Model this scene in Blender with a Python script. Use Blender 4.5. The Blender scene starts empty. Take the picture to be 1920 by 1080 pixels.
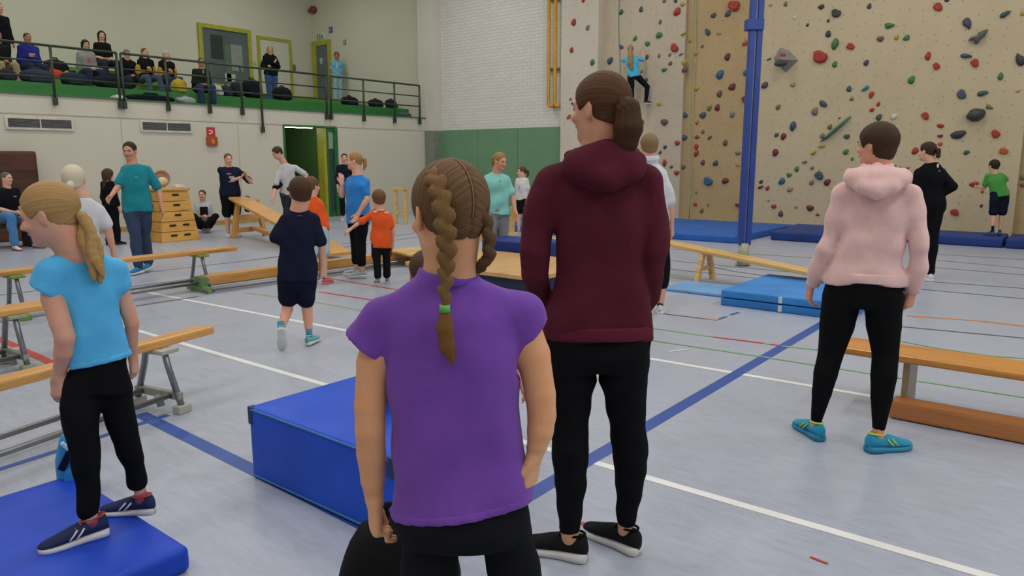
import bpy, bmesh, math, random
import numpy as np
from mathutils import Vector, Matrix
random.seed(7)
rng = np.random.default_rng(7)

# ---------------------------------------------------------------- camera
FPX, YH, HC = 1380.0, 300.0, 1.46            # focal length in px (1920 wide), horizon row, eye height
PITCH = math.atan((540 - YH) / FPX)
PHI = math.atan((2075 - 960) / math.hypot(FPX, 540 - YH))
cam_d = bpy.data.cameras.new('camera'); cam = bpy.data.objects.new('camera', cam_d)
bpy.context.scene.collection.objects.link(cam)
cam_d.sensor_width = 36.0; cam_d.lens = 36.0 * FPX / 1920.0; cam_d.clip_start = 0.05; cam_d.clip_end = 200
cam.location = (0, 0, HC); cam.rotation_euler = (math.pi / 2 - PITCH, 0, PHI)
sc = bpy.context.scene; sc.camera = cam
sc.view_settings.view_transform = 'Standard'; sc.view_settings.look = 'None'
sc.view_settings.gamma = 1.0; sc.view_settings.use_curve_mapping = False
sc.view_settings.exposure = 0.40

# ---------------------------------------------------------------- light
CEIL = 7.6
world = bpy.data.worlds.new('world'); sc.world = world; world.use_nodes = True
world.node_tree.nodes['Background'].inputs[0].default_value = (0.9, 0.95, 1.0, 1)
world.node_tree.nodes['Background'].inputs[1].default_value = 0.3
LAMPS = [(x, y) for x in (-18.6, -13.2, -8.0, -3.0, 2.4) for y in (-2.5, 2.5, 7.5, 12.6)]
LAMP_W = 62.0
def area_light(name, loc, sx, sy, power, col, rot=(0, 0, 0)):
    l = bpy.data.lights.new(name, 'AREA'); l.shape = 'RECTANGLE'; l.size = sx; l.size_y = sy; l.energy = power; l.color = col
    o = bpy.data.objects.new(name, l); sc.collection.objects.link(o); o.location = loc; o.rotation_euler = rot
    return o
for (x, y) in LAMPS:
    if x < -15.7: 
        if y < 2: continue
        area_light('lamp_light', (x, y, CEIL - 0.17), 0.5, 2.2, LAMP_W * 0.62, (1.0, 0.955, 0.89)); continue
    area_light('lamp_light', (x, y, CEIL - 0.17), 0.5, 2.6, LAMP_W, (1.0, 0.965, 0.925))
# cool fill light added on the right, out of the picture
area_light('side_fill', (7.3, 5.0, 5.6), 2.0, 12.0, 330.0, (0.86, 0.93, 1.0), (0, math.radians(75), 0))

# ---------------------------------------------------------------- camera maths (pixel <-> place)
_cp, _sp = math.cos(PITCH), math.sin(PITCH)
F_ = np.array([-math.sin(PHI) * _cp, math.cos(PHI) * _cp, -_sp]); R_ = np.array([math.cos(PHI), math.sin(PHI), 0.0]); U_ = np.cross(R_, F_)
C_ = np.array([0, 0, HC])
def ray(x, y): return F_ + R_ * (x - 960) / FPX - U_ * (y - 540) / FPX
def gz(x, y, z=0.0): d = ray(x, y); return C_ + d * (z - HC) / d[2]
def gx(x, y, X): d = ray(x, y); return C_ + d * X / d[0]
def gy(x, y, Y): d = ray(x, y); return C_ + d * Y / d[1]
def mpp(P): return float((np.asarray(P) - C_) @ F_) / FPX          # metres per pixel at a place

# ---------------------------------------------------------------- colours and materials
def lin(h):
    h = h.lstrip('#'); v = [int(h[i:i + 2], 16) / 255 for i in (0, 2, 4)]
    return tuple(c / 12.92 if c <= 0.04045 else ((c + 0.055) / 1.055) ** 2.4 for c in v) + (1.0,)
_mats = {}
class NT:
    def __init__(s, name):
        s.m = bpy.data.materials.new(name); s.m.use_nodes = True; s.t = s.m.node_tree; s.n = s.t.nodes; s.l = s.t.links
        s.b = s.n['Principled BSDF']
    def node(s, typ, **kw):
        n = s.n.new(typ)
        for k, v in kw.items():
            if k.startswith('_'): setattr(n, k[1:], v)
            else: n.inputs[k.replace('__', ' ')].default_value = v
        return n
    def link(s, a, b): s.l.new(a, b)
    def coord(s, scale=(1, 1, 1), kind='Object'):
        tc = s.node('ShaderNodeTexCoord'); mp = s.node('ShaderNodeMapping'); mp.inputs['Scale'].default_value = scale
        s.link(tc.outputs[kind], mp.inputs['Vector']); return mp.outputs['Vector']
    def noise(s, vec, scale, detail=3.0, rough=0.5, dist=0.0):
        n = s.node('ShaderNodeTexNoise'); n.inputs['Scale'].default_value = scale; n.inputs['Detail'].default_value = detail
        n.inputs['Roughness'].default_value = rough; n.inputs['Distortion'].default_value = dist
        if vec is not None: s.link(vec, n.inputs['Vector'])
        return n.outputs['Fac']
    def ramp(s, fac, stops):
        r = s.node('ShaderNodeValToRGB'); e = r.color_ramp.elements
        while len(e) < len(stops): e.new(0.5)
        for k, (p, c) in enumerate(stops): e[k].position = p; e[k].color = c
        s.link(fac, r.inputs['Fac']); return r.outputs['Color']
    def bump(s, fac, strength, dist=0.01):
        b = s.node('ShaderNodeBump'); b.inputs['Strength'].default_value = strength; b.inputs['Distance'].default_value = dist
        s.link(fac, b.inputs['Height']); s.link(b.outputs['Normal'], s.b.inputs['Normal'])
def mul(c, k): return tuple(min(1, v * k) for v in c[:3]) + (1.0,)
def mat(name, col, rough=0.6, metal=0.0, var=0.12, nscale=6.0, bump=0.0, bscale=60.0, spec=0.5, coat=0.0, bdist=0.004, stretch=(1, 1, 1), emit=0.0):
    key = ('m', name, col, rough, metal, var, nscale, bump, bscale, spec, coat, stretch, emit)
    if key in _mats: return _mats[key]
    t = NT(name); c = lin(col)
    v = t.coord(stretch)
    f = t.noise(v, nscale, 4.0)
    t.link(t.ramp(f, [(0.3, mul(c, 1 - var)), (0.7, mul(c, 1 + var))]), t.b.inputs['Base Color'])
    t.b.inputs['Roughness'].default_value = rough; t.b.inputs['Metallic'].default_value = metal
    t.b.inputs['Specular IOR Level'].default_value = spec; t.b.inputs['Coat Weight'].default_value = coat
    if bump: t.bump(t.noise(v, bscale, 3.0), bump, bdist)
    if emit:
        t.b.inputs['Emission Color'].default_value = c; t.b.inputs['Emission Strength'].default_value = emit
    _mats[key] = t.m; return t.m
def cloth(col, fold=0.35, rough=0.9):
    key = ('cloth', col, fold, rough)
    if key in _mats: return _mats[key]
    t = NT('fabric'); c = lin(col); v = t.coord()
    f = t.noise(v, 14.0, 4.0, 0.6)
    t.link(t.ramp(f, [(0.25, mul(c, 0.90)), (0.75, mul(c, 1.10))]), t.b.inputs['Base Color'])
    t.b.inputs['Roughness'].default_value = rough; t.b.inputs['Specular IOR Level'].default_value = 0.25
    lum = .3 * c[0] + .6 * c[1] + .1 * c[2]; t.b.inputs['Sheen Weight'].default_value = 0.12 if lum > .06 else 0.0
    if lum < .02: t.b.inputs['Specular IOR Level'].default_value = 0.12
    a = t.noise(t.coord((1, 1, 0.55)), 9.0, 2.0, 0.5, 0.6); w = t.noise(v, 420.0, 1.0)
    mx = t.node('ShaderNodeMath', _operation='MULTIPLY_ADD'); mx.inputs[1].default_value = 0.05
    t.link(w, mx.inputs[0]); t.link(a, mx.inputs[2])
    t.bump(mx.outputs[0], fold, 0.02)
    _mats[key] = t.m; return t.m
def skin(col='#c99a80'):
    key = ('skin', col)
    if key in _mats: return _mats[key]
    t = NT('skin'); c = lin(col); v = t.coord()
    f = t.noise(v, 11.0, 4.0)
    warm = (min(1, c[0] * 1.05), c[1] * 0.86, c[2] * 0.82, 1)
    t.link(t.ramp(f, [(0.35, c), (0.72, warm)]), t.b.inputs['Base Color'])
    t.b.inputs['Roughness'].default_value = 0.55; t.b.inputs['Specular IOR Level'].default_value = 0.3
    t.b.inputs['Subsurface Weight'].default_value = 0.12; t.b.inputs['Subsurface Radius'].default_value = (0.012, 0.005, 0.003)
    t.b.inputs['Subsurface Scale'].default_value = 1.0
    t.bump(t.noise(v, 180.0, 2.0), 0.08, 0.002)
    _mats[key] = t.m; return t.m
def hairm(dark, light):
    key = ('hair', dark, light)
    if key in _mats: return _mats[key]
    t = NT('hair'); a, b = lin(dark), lin(light)
    at = t.node('ShaderNodeAttribute', _attribute_name='strand')
    cx = t.node('ShaderNodeCombineXYZ'); t.link(at.outputs['Fac'], cx.inputs['X'])
    nz = t.node('ShaderNodeTexNoise'); nz.inputs['Scale'].default_value = 10.0; nz.inputs['Detail'].default_value = 6.0; nz.inputs['Roughness'].default_value = 0.7
    t.link(cx.outputs[0], nz.inputs['Vector'])
    t.link(t.ramp(nz.outputs['Fac'], [(0.28, a), (0.5, tuple((x + y) / 2 for x, y in zip(a, b))), (0.74, b)]), t.b.inputs['Base Color'])
    t.b.inputs['Roughness'].default_value = 0.55; t.b.inputs['Specular IOR Level'].default_value = 0.18
    t.bump(nz.outputs['Fac'], 0.45, 0.008)
    _mats[key] = t.m; return t.m
def wood(base='#c98f45', dark='#8d5a22', axis=1, rough=0.38, grain=1.0):
    key = ('wood', base, dark, axis, rough, grain)
    if key in _mats: return _mats[key]
    t = NT('varnished_wood'); a, b = lin(base), lin(dark)
    st = [22, 22, 22]; st[axis] = 1.2
    v = t.coord(tuple(s * grain for s in st))
    f = t.noise(v, 1.6, 6.0, 0.62, 1.2); g = t.noise(t.coord(tuple(s * 0.12 + 0.2 for s in st)), 2.0, 3.0)
    mx = t.node('ShaderNodeMath', _operation='MULTIPLY_ADD'); mx.inputs[1].default_value = 0.55
    t.link(g, mx.inputs[0]); t.link(f, mx.inputs[2])
    sb = t.node('ShaderNodeMath', _operation='SUBTRACT'); t.link(mx.outputs[0], sb.inputs[0]); sb.inputs[1].default_value = 0.27
    t.link(t.ramp(sb.outputs[0], [(0.22, b), (0.48, a), (0.8, mul(a, 1.16))]), t.b.inputs['Base Color'])
    t.b.inputs['Roughness'].default_value = rough; t.b.inputs['Coat Weight'].default_value = 0.25; t.b.inputs['Coat Roughness'].default_value = 0.25
    t.bump(f, 0.08, 0.003)
    _mats[key] = t.m; return t.m
def vinyl(col, rough=0.42):
    key = ('vinyl', col, rough)
    if key in _mats: return _mats[key]
    t = NT('mat_vinyl'); c = lin(col); v = t.coord()
    f = t.noise(v, 2.5, 5.0, 0.6)
    t.link(t.ramp(f, [(0.3, mul(c, 0.86)), (0.7, mul(c, 1.12))]), t.b.inputs['Base Color'])
    r = t.node('ShaderNodeMapRange'); t.b.inputs['Specular IOR Level'].default_value = 0.28; r.inputs['To Min'].default_value = rough - 0.05; r.inputs['To Max'].default_value = rough + 0.15
    t.link(t.noise(v, 7.0, 4.0), r.inputs['Value']); t.link(r.outputs[0], t.b.inputs['Roughness'])
    a = t.noise(v, 3.2, 2.0, 0.5, 1.0); w = t.noise(v, 260.0, 2.0)
    mx = t.node('ShaderNodeMath', _operation='MULTIPLY_ADD'); mx.inputs[1].default_value = 0.03
    t.link(w, mx.inputs[0]); t.link(a, mx.inputs[2]); t.bump(mx.outputs[0], 0.25, 0.02)
    _mats[key] = t.m; return t.m

# ---------------------------------------------------------------- object helpers
COL = sc.collection
def link(o, parent=None):
    COL.objects.link(o)
    if parent is not None: o.parent = parent
    return o
def tag(o, label=None, cat=None, group=None, kind=None):
    if label: o['label'] = label
    if cat: o['category'] = cat
    if group: o['group'] = group
    if kind: o['kind'] = kind
    return o
def empty(name, loc=(0, 0, 0), rz=0.0, label=None, cat=None, group=None):
    o = bpy.data.objects.new(name, None); o.location = [float(v) for v in loc]; o.rotation_euler = (0, 0, rz); o.empty_display_size = 0.1
    link(o); return tag(o, label, cat, group)
class MB:
    """collects simple solids into one mesh"""
    def __init__(s): s.v = []; s.f = []; s.sm = []
    def add(s, verts, faces, smooth=False):
        o = len(s.v); s.v += [tuple(float(c) for c in p) for p in verts]; s.f += [tuple(i + o for i in f) for f in faces]; s.sm += [smooth] * len(faces); return s
    def box(s, c, size, rot=None, bev=0.0):
        hx, hy, hz = [v / 2 for v in size]
        if bev > 0:
            bm = bmesh.new(); bmesh.ops.create_cube(bm, size=1.0)
            for v in bm.verts: v.co = Vector((v.co.x * size[0], v.co.y * size[1], v.co.z * size[2]))
            bmesh.ops.bevel(bm, geom=bm.edges[:], offset=bev, segments=2, affect='EDGES', profile=0.6)
            bm.verts.index_update(); vs = [v.co.copy() for v in bm.verts]; fs = [[v.index for v in f.verts] for f in bm.faces]; bm.free()
        else:
            vs = [Vector((x * hx, y * hy, z * hz)) for x in (-1, 1) for y in (-1, 1) for z in (-1, 1)]
            fs = [(0, 1, 3, 2), (4, 6, 7, 5), (0, 4, 5, 1), (2, 3, 7, 6), (0, 2, 6, 4), (1, 5, 7, 3)]
        if rot is not None: vs = [rot @ v for v in vs]
        return s.add([(v[0] + c[0], v[1] + c[1], v[2] + c[2]) for v in vs], fs, False)
    def bb(s, lo, hi, bev=0.0):
        return s.box([(a + b) / 2 for a, b in zip(lo, hi)], [abs(b - a) for a, b in zip(lo, hi)], None, bev)
    def beam(s, p, q, w, h, bev=0.0, up=(0, 0, 1)):
        """box from p to q, w wide, h high, centred on the line"""
        p, q = Vector([float(v) for v in p]), Vector([float(v) for v in q]); d = q - p; L = d.length; y = d / L; u = Vector(up)
        x = y.cross(u); x.normalize(); z = x.cross(y)
        R = Matrix((x, y, z)).transposed()
        return s.box((p + q) / 2, (w, L, h), R, bev)
    def tube(s, pts, r, n=10, cap=True):
        pts = [Vector([float(c) for c in p]) for p in pts]; m = len(pts)
        rs = r if isinstance(r, (list, tuple)) else [r] * m
        vs = []; fs = []; prev = None
        for i, p in enumerate(pts):
            d = (pts[min(i + 1, m - 1)] - pts[max(i - 1, 0)]).normalized()
            a = prev if prev is not None else (Vector((0, 0, 1)) if abs(d.z) < 0.9 else Vector((1, 0, 0)))
            x = (a - d * a.dot(d)).normalized(); prev = x; y = d.cross(x)
            for k in range(n):
                t = 2 * math.pi * k / n; vs.append(p + (x * math.cos(t) + y * math.sin(t)) * rs[i])
        for i in range(m - 1):
            for k in range(n): fs.append((i * n + k, i * n + (k + 1) % n, (i + 1) * n + (k + 1) % n, (i + 1) * n + k))
        if cap: fs.append(tuple(range(n - 1, -1, -1))); fs.append(tuple((m - 1) * n + k for k in range(n)))
        return s.add(vs, fs, True)
    def prism(s, poly, axis, a, b):
        """polygon (2-D, in the two other axes) extruded along axis from a to b"""
        n = len(poly); oth = [i for i in range(3) if i != axis]; vs = []
        for t in (a, b):
            for p in poly:
                v = [0, 0, 0]; v[axis] = t; v[oth[0]] = p[0]; v[oth[1]] = p[1]; vs.append(v)
        fs = [(k, (k + 1) % n, n + (k + 1) % n, n + k) for k in range(n)] + [tuple(range(n - 1, -1, -1)), tuple(range(n, 2 * n))]
        return s.add(vs, fs, False)
    def rings(s, rings, smooth=True, cap=True):
        n = len(rings[0]); vs = [p for r in rings for p in r]; fs = []
        for i in range(len(rings) - 1):
            for k in range(n): fs.append((i * n + k, i * n + (k + 1) % n, (i + 1) * n + (k + 1) % n, (i + 1) * n + k))
        if cap: fs.append(tuple(range(n - 1, -1, -1))); fs.append(tuple((len(rings) - 1) * n + k for k in range(n)))
        return s.add(vs, fs, smooth)
    def ball(s, c, r, R=None, nu=12, nv=8):
        c = Vector([float(x) for x in c]); vs = []; fs = []
        rr = r if isinstance(r, (tuple, list, np.ndarray)) else (r, r, r)
        def P(x, y, z):
            v = Vector((x * rr[0], y * rr[1], z * rr[2]))
            return c + (R @ v if R is not None else v)
        vs.append(P(0, 0, 1))
        for i in range(1, nv):
            t = math.pi * i / nv
            for k in range(nu): a = 2 * math.pi * k / nu; vs.append(P(math.sin(t) * math.cos(a), math.sin(t) * math.sin(a), math.cos(t)))
        vs.append(P(0, 0, -1)); e = len(vs) - 1
        for k in range(nu): fs.append((0, 1 + k, 1 + (k + 1) % nu))
        for i in range(nv - 2):
            for k in range(nu): fs.append((1 + i * nu + k, 1 + (i + 1) * nu + k, 1 + (i + 1) * nu + (k + 1) % nu, 1 + i * nu + (k + 1) % nu))
        for k in range(nu): fs.append((e, 1 + (nv - 2) * nu + (k + 1) % nu, 1 + (nv - 2) * nu + k))
        return s.add(vs, fs, True)
    def build(s, name, m, parent=None, loc=None, fix=True):
        me = bpy.data.meshes.new(name); me.from_pydata(s.v, [], s.f); me.polygons.foreach_set('use_smooth', s.sm)
        if fix:
            bm = bmesh.new(); bm.from_mesh(me); bmesh.ops.recalc_face_normals(bm, faces=bm.faces); bm.to_mesh(me); bm.free()
        me.materials.append(m); o = bpy.data.objects.new(name, me)
        if loc is not None: o.location = loc
        return link(o, parent)
def struct(o): o['kind'] = 'structure'; return o
# ================================================================ THE SETTING
LX, BY, GX = -15.7, 16.0, -21.4            # wall under the gallery, end wall, wall behind the gallery
FX1, FY0 = 7.4, -6.0                       # the sides behind and right of the camera
M_wall = mat('painted_wall', '#ccc8b8', 0.75, var=0.035, nscale=0.7, bump=0.05, bscale=90)
M_wall2 = mat('painted_panel', '#cfccbe', 0.7, var=0.03, nscale=0.6, bump=0.04, bscale=90)
def floor_mat():
    t = NT('sports_floor'); v = t.coord(); c = lin('#a6acba')
    f = t.noise(v, 0.55, 3.0); g = t.noise(t.coord((2.0, 9.0, 1)), 3.2, 6.0, 0.65, 0.8); h = t.noise(v, 38.0, 3.0)
    m1 = t.node('ShaderNodeMath', _operation='MULTIPLY_ADD'); m1.inputs[1].default_value = 0.5; t.link(f, m1.inputs[0]); t.link(g, m1.inputs[2])
    m2 = t.node('ShaderNodeMath', _operation='MULTIPLY_ADD'); m2.inputs[1].default_value = 0.22; t.link(h, m2.inputs[0]); t.link(m1.outputs[0], m2.inputs[2])
    sb = t.node('ShaderNodeMath', _operation='SUBTRACT'); t.link(m2.outputs[0], sb.inputs[0]); sb.inputs[1].default_value = 0.36
    t.link(t.ramp(sb.outputs[0], [(0.25, mul(c, 0.86)), (0.5, c), (0.78, mul(c, 1.13))]), t.b.inputs['Base Color'])
    r = t.node('ShaderNodeMapRange'); r.inputs['To Min'].default_value = 0.26; r.inputs['To Max'].default_value = 0.42
    t.link(g, r.inputs['Value']); t.link(r.outputs[0], t.b.inputs['Roughness'])
    t.b.inputs['Specular IOR Level'].default_value = 0.45
    t.bump(t.noise(v, 220.0, 2.0), 0.03, 0.002)
    return t.m
M_floor = floor_mat()
floor = struct(MB().bb((LX - 5.0, FY0, -0.2), (FX1, BY + 0.6, 0)).build('floor', M_floor))
struct(MB().bb((GX, FY0, CEIL), (FX1, BY + 0.6, CEIL + 0.2)).build('ceiling', mat('ceiling_paint', '#d8d4c8', 0.9)))
# --- court lines: thin paint on the floor, parts of the floor
def court(col, w, *px):
    px = [tuple(map(float, q)) for q in px]
    if px[-1][0] >= 1940: (a, b), (c, d) = px[-2:]; px.append((c + 420, d + (d - b) / (c - a) * 420))      # runs on beyond the picture
    if px[0][0] <= -20: (a, b), (c, d) = px[:2]; px.insert(0, (a - 150, b - (d - b) / (c - a) * 150))
    pts = [gz(x, y) for x, y in px]
    m = mat('line_paint', col, 0.4, var=0.06, nscale=5)
    mb = MB(); n = len(pts); L = []; R = []
    for i, p in enumerate(pts):
        d = pts[min(i + 1, n - 1)] - pts[max(i - 1, 0)]; d = d / np.linalg.norm(d); s = np.array([-d[1], d[0], 0]) * w / 2
        L.append((*(p + s)[:2], court.z)); R.append((*(p - s)[:2], court.z))
    mb.add(L + R, [(i, i + 1, n + i + 1, n + i) for i in range(n - 1)])
    court.z += 0.00004
    return mb.build('court_line', m, floor)
court.z = 0.0012
W_, B_, K_, G_, D_, O_ = '#e6e6e4', '#2c4f9e', '#c0392f', '#7fae74', '#4a4f58', '#d98a4a'
court(W_, 0.05, (250, 543), (640, 618), (1000, 688)); court(W_, 0.05, (200, 603), (1990, 1120)); court(W_, 0.05, (1150, 661), (1700, 754))
court(B_, 0.085, (900, 983), (1700, 514)); court(B_, 0.08, (262, 776), (760, 1022)); court(B_, 0.045, (-80, 906), (316, 778))
court(B_, 0.06, (-30, 660), (18, 682))
court(K_, 0.07, (-40, 620), (32, 650)); court(K_, 0.07, (40, 655), (100, 682)); court(K_, 0.06, (-40, 668), (18, 660))
court(K_, 0.04, (612, 521), (760, 546)); court(K_, 0.04, (597, 547), (700, 563)); court(G_, 0.03, (455, 548), (600, 568), (720, 590))
for a, b in [((150, 526), (520, 482)), ((242, 538), (372, 521)), ((255, 574), (372, 556)), ((470, 488), (830, 438)), ((0, 604), (130, 584)), ((640, 458), (850, 426)), ((-20, 556), (110, 540))]:
    court(D_, 0.03, a, b)
for a, b in [((1727, 475), (1950, 489)), ((1745, 487), (1950, 506)), ((1720, 499), (1950, 518)), ((1727, 527), (1950, 543)), ((1240, 466), (1560, 486)), ((1250, 488), (1500, 512)), ((1230, 502), (1420, 522)), ((1640, 608), (1950, 637)), ((1232, 587), (1330, 599))]:
    court(D_, 0.028, a, b)
court(D_, 0.03, (1333, 500), (1370, 508), (1410, 514), (1470, 522), (1540, 527), (1600, 530))
court(B_, 0.03, (1700, 540), (1950, 563)); court(O_, 0.05, (1700, 592), (1830, 601), (1950, 615)); court(O_, 0.06, (1324, 598), (1347, 600)); court(D_, 0.03, (1347, 599), (1362, 594)); court(D_, 0.03, (1369, 591), (1385, 586))
court(G_, 0.03, (1205, 613), (1337, 632)); court(K_, 0.035, (1337, 632), (1432, 644)); court(G_, 0.03, (1432, 644), (1445, 646)); court(K_, 0.035, (1445, 646), (1466, 649)); court(G_, 0.03, (1466, 649), (1530, 656)); court(K_, 0.035, (1530, 656), (1700, 676))
court(G_, 0.028, (1205, 636), (1420, 668), (1950, 750)); court(G_, 0.03, (1640, 625), (1690, 640), (1750, 652), (1860, 668), (1950, 674)); court(G_, 0.02, (1230, 518), (1500, 545))
court(K_, 0.012, (1519, 1045), (1552, 1058)); court(K_, 0.02, (1089, 980), (1097, 985)); court(W_, 0.02, (1255, 660), (1292, 655))

# --- wall under the gallery with its doorway
D0, D1, DH = 10.85, 12.35, 2.30
w = MB()
w.bb((LX - 0.25, FY0, 0), (LX, D0, 2.30)); w.bb((LX - 0.25, D1, 0), (LX, BY, 2.30)); w.bb((LX - 0.25, FY0, DH + 0.012), (LX, BY, 2.65))
wall_left = struct(w.build('wall_left', M_wall))
for y in (7.0, 12.45, 9.6):
    MB().bb((LX - 0.001, y - 0.008, 0.0), (LX + 0.004, y + 0.008, 2.27)).build('panel_joint', mat('joint_beige', '#b3ad9f', 0.8), wall_left)  # thin panel joints, a darker beige than the wall
MB().bb((LX, FY0, 2.295), (LX + 0.01, BY, 2.312)).build('panel_joint', mat('joint_beige', '#b3ad9f', 0.8), wall_left)
struct(MB().bb((LX, FY0, 0), (LX + 0.02, D0 - 0.06, 0.10)).build('baseboard_left', mat('baseboard', '#a98f55', 0.6)))
# corridor behind the doorway
M_green = mat('green_wall', '#4f7a41', 0.7, var=0.05, nscale=1.0)
cor = struct(MB().bb((LX - 4.2, D1 + 0.5, 0), (LX - 0.25, D1 + 0.7, 2.5)).bb((LX - 4.3, D0 - 1.2, 0), (LX - 4.2, D1 + 0.7, 2.5)).bb((LX - 4.2, D0 - 1.2, 0), (LX - 0.25, D0 - 1.0, 2.5)).build('wall_corridor', M_green))
struct(MB().bb((LX - 4.3, D0 - 1.2, 2.5), (LX - 0.25, D1 + 0.7, 2.6)).build('ceiling_corridor', M_wall2))
fx = empty('tube_light', (LX - 0.9, 11.72, 2.37), 0, 'white glowing tube light on the corridor ceiling inside the doorway', 'lamp')
MB().bb((-0.06, -0.62, -.02), (0.06, 0.62, 0.13)).build('lamp_housing', mat('lamp_white', '#e8e8e4', 0.5), fx)
MB().tube([(0, -0.6, -0.04), (0, 0.6, -0.04)], 0.045, 12).build('tube', mat('lamp_tube', '#fff6e4', 0.5, var=0, emit=16.0), fx)
# door frame and the opened green door
tr = struct(MB().bb((LX - 0.26, D0 - 0.05, 0), (LX + 0.02, D0, DH + 0.01)).bb((LX - 0.26, D0, DH - 0.03), (LX + 0.02, D1 + 0.05, DH + 0.012)).build('trim_1', mat('door_frame_green', '#2d6b36', 0.5)))
struct(MB().bb((LX - 0.26, D1 - 0.36, 0), (LX + 0.0, D1 - 0.27, DH - 0.03)).build('trim_2', mat('door_frame_lime', '#a3a12f', 0.5)))
dr = struct(empty('door_1', (LX, D1 + 0.02, 0)))
MB().bb((-0.05, -0.06, 0.0), (0.03, 0.05, DH - 0.02)).bb((-0.05, -0.28, 0.0), (0.0, -0.22, DH - 0.02)).bb((-0.05, -0.22, DH - 0.12), (0.0, -.06, DH - 0.02)).bb((-0.05, -0.22, 0), (0, -.06, 0.12)).build('door_frame', mat('door_green', '#1f6a33', 0.45), dr)
MB().bb((-0.03, -0.22, 0.12), (-0.02, 0.0, DH - 0.55)).build('door_panel', mat('dark_glass', '#38464a', 0.25), dr)
MB().bb((-0.03, -0.22, DH - 0.55), (-0.02, 0.0, DH - 0.12)).build('door_glass', mat('pale_glass', '#93a08c', 0.2), dr)

# --- vents, alarm signs
def vent(px0, px1, y0, y1, label):
    a = gx(px0, y0, LX + 0.03); b = gx(px1, y1, LX + 0.03)
    W = b[1] - a[1]; zt, zb = a[2], b[2]; H = max(0.16, zt - zb)
    e = empty('air_vent', (LX, (a[1] + b[1]) / 2, (zt + zb) / 2), 0, label, 'vent')
    MB().bb((0.0, -W / 2, -H / 2), (0.006, W / 2, H / 2)).build('backing', mat('vent_back', '#4c4c4a', 0.6), e)
    fm = mat('vent_frame', '#c9c6bd', 0.45)
    MB().bb((0, -W / 2 - .04, H / 2), (0.03, W / 2 + .04, H / 2 + .04)).bb((0, -W / 2 - .04, -H / 2 - .04), (0.03, W / 2 + .04, -H / 2)).bb((0, -W / 2 - .04, -H / 2), (0.03, -W / 2, H / 2)).bb((0, W / 2, -H / 2), (0.03, W / 2 + .04, H / 2)).build('frame', fm, e)
    MB().bb((0.006, -0.01, -H / 2), (0.028, 0.01, H / 2)).build('mullion', fm, e)
    sl = mat('vent_slat', '#8b8a86', 0.45, 0.4)
    proto = None
    for k in range(7):
        z = -H / 2 + (k + 0.5) * H / 7
        if proto is None:
            proto = MB().box((0.017, 0, 0), (0.022, W, 0.006), Matrix.Rotation(0.6, 3, 'Y')).build('slat', sl, e); proto.location = (0, 0, z)
        else:
            o = proto.copy(); link(o, e); o.location = (0, 0, z)
vent(14, 135, 222, 241, 'wide grey louvred air vent above the brown upright mat')
vent(267, 358, 230, 245, 'narrower grey louvred air vent beside the red fire sign')
p = gx(395, 248, LX)
e = empty('fire_alarm_sign', (LX, p[1], p[2]), 0, 'small red fire alarm sign with white symbol above the orange box', 'sign')
MB().bb((0, -.1, -.11), (.012, .1, .11)).build('plate', mat('sign_red', '#b5322c', 0.45), e)
MB().bb((.012, -.05, -.04), (.016, .05, -.02)).bb((.012, -.05, .03), (.016, .02, .05)).bb((.012, .01, -.04), (.016, .04, .04)).build('symbol', mat('sign_white', '#ead9d2', 0.5), e)
p = gx(396, 265, LX)
e = empty('alarm_box', (LX, p[1], p[2]), 0, 'orange red alarm call box on the wall under the fire sign', 'alarm')
MB().bb((0, -.12, -.1), (.07, .12, .1), .012).build('box', mat('alarm_orange', '#a5481f', 0.45), e)
MB().bb((.07, -.03, -.05), (.074, .04, .05)).build('symbol', mat('alarm_mark', '#d0893f', 0.5), e)

# --- gallery: slab, tiers, rear wall
GZ, T1, T2 = 2.68, 2.98, 3.28
TX1, TX2 = -16.75, -18.5
struct(MB().bb((GX, FY0, 2.5), (LX - 0.26, BY, GZ - 0.03)).build('gallery_slab', M_wall))
M_gr = mat('green_tread', '#2f7a37', 0.5, var=0.06); M_gr2 = mat('lime_tread', '#5d8f2f', 0.5, var=0.06)
struct(MB().bb((TX1, FY0, GZ - 0.03), (LX + 0.03, BY, GZ)).build('gallery_floor', mat('gallery_edge', '#3f6b45', 0.5)))
struct(MB().bb((TX2, FY0, GZ), (TX1, BY, T1)).build('gallery_step', M_gr))
struct(MB().bb((GX, FY0, GZ), (TX2, BY, T2)).build('gallery_tier', M_gr2))
struct(MB().bb((GX, FY0, T2), (-19.85, 10.6, 3.68)).build('gallery_seat', M_gr2))
struct(MB().bb((GX - 0.2, FY0, 2.5), (GX, BY, CEIL)).build('wall_gallery', M_wall2))
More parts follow.
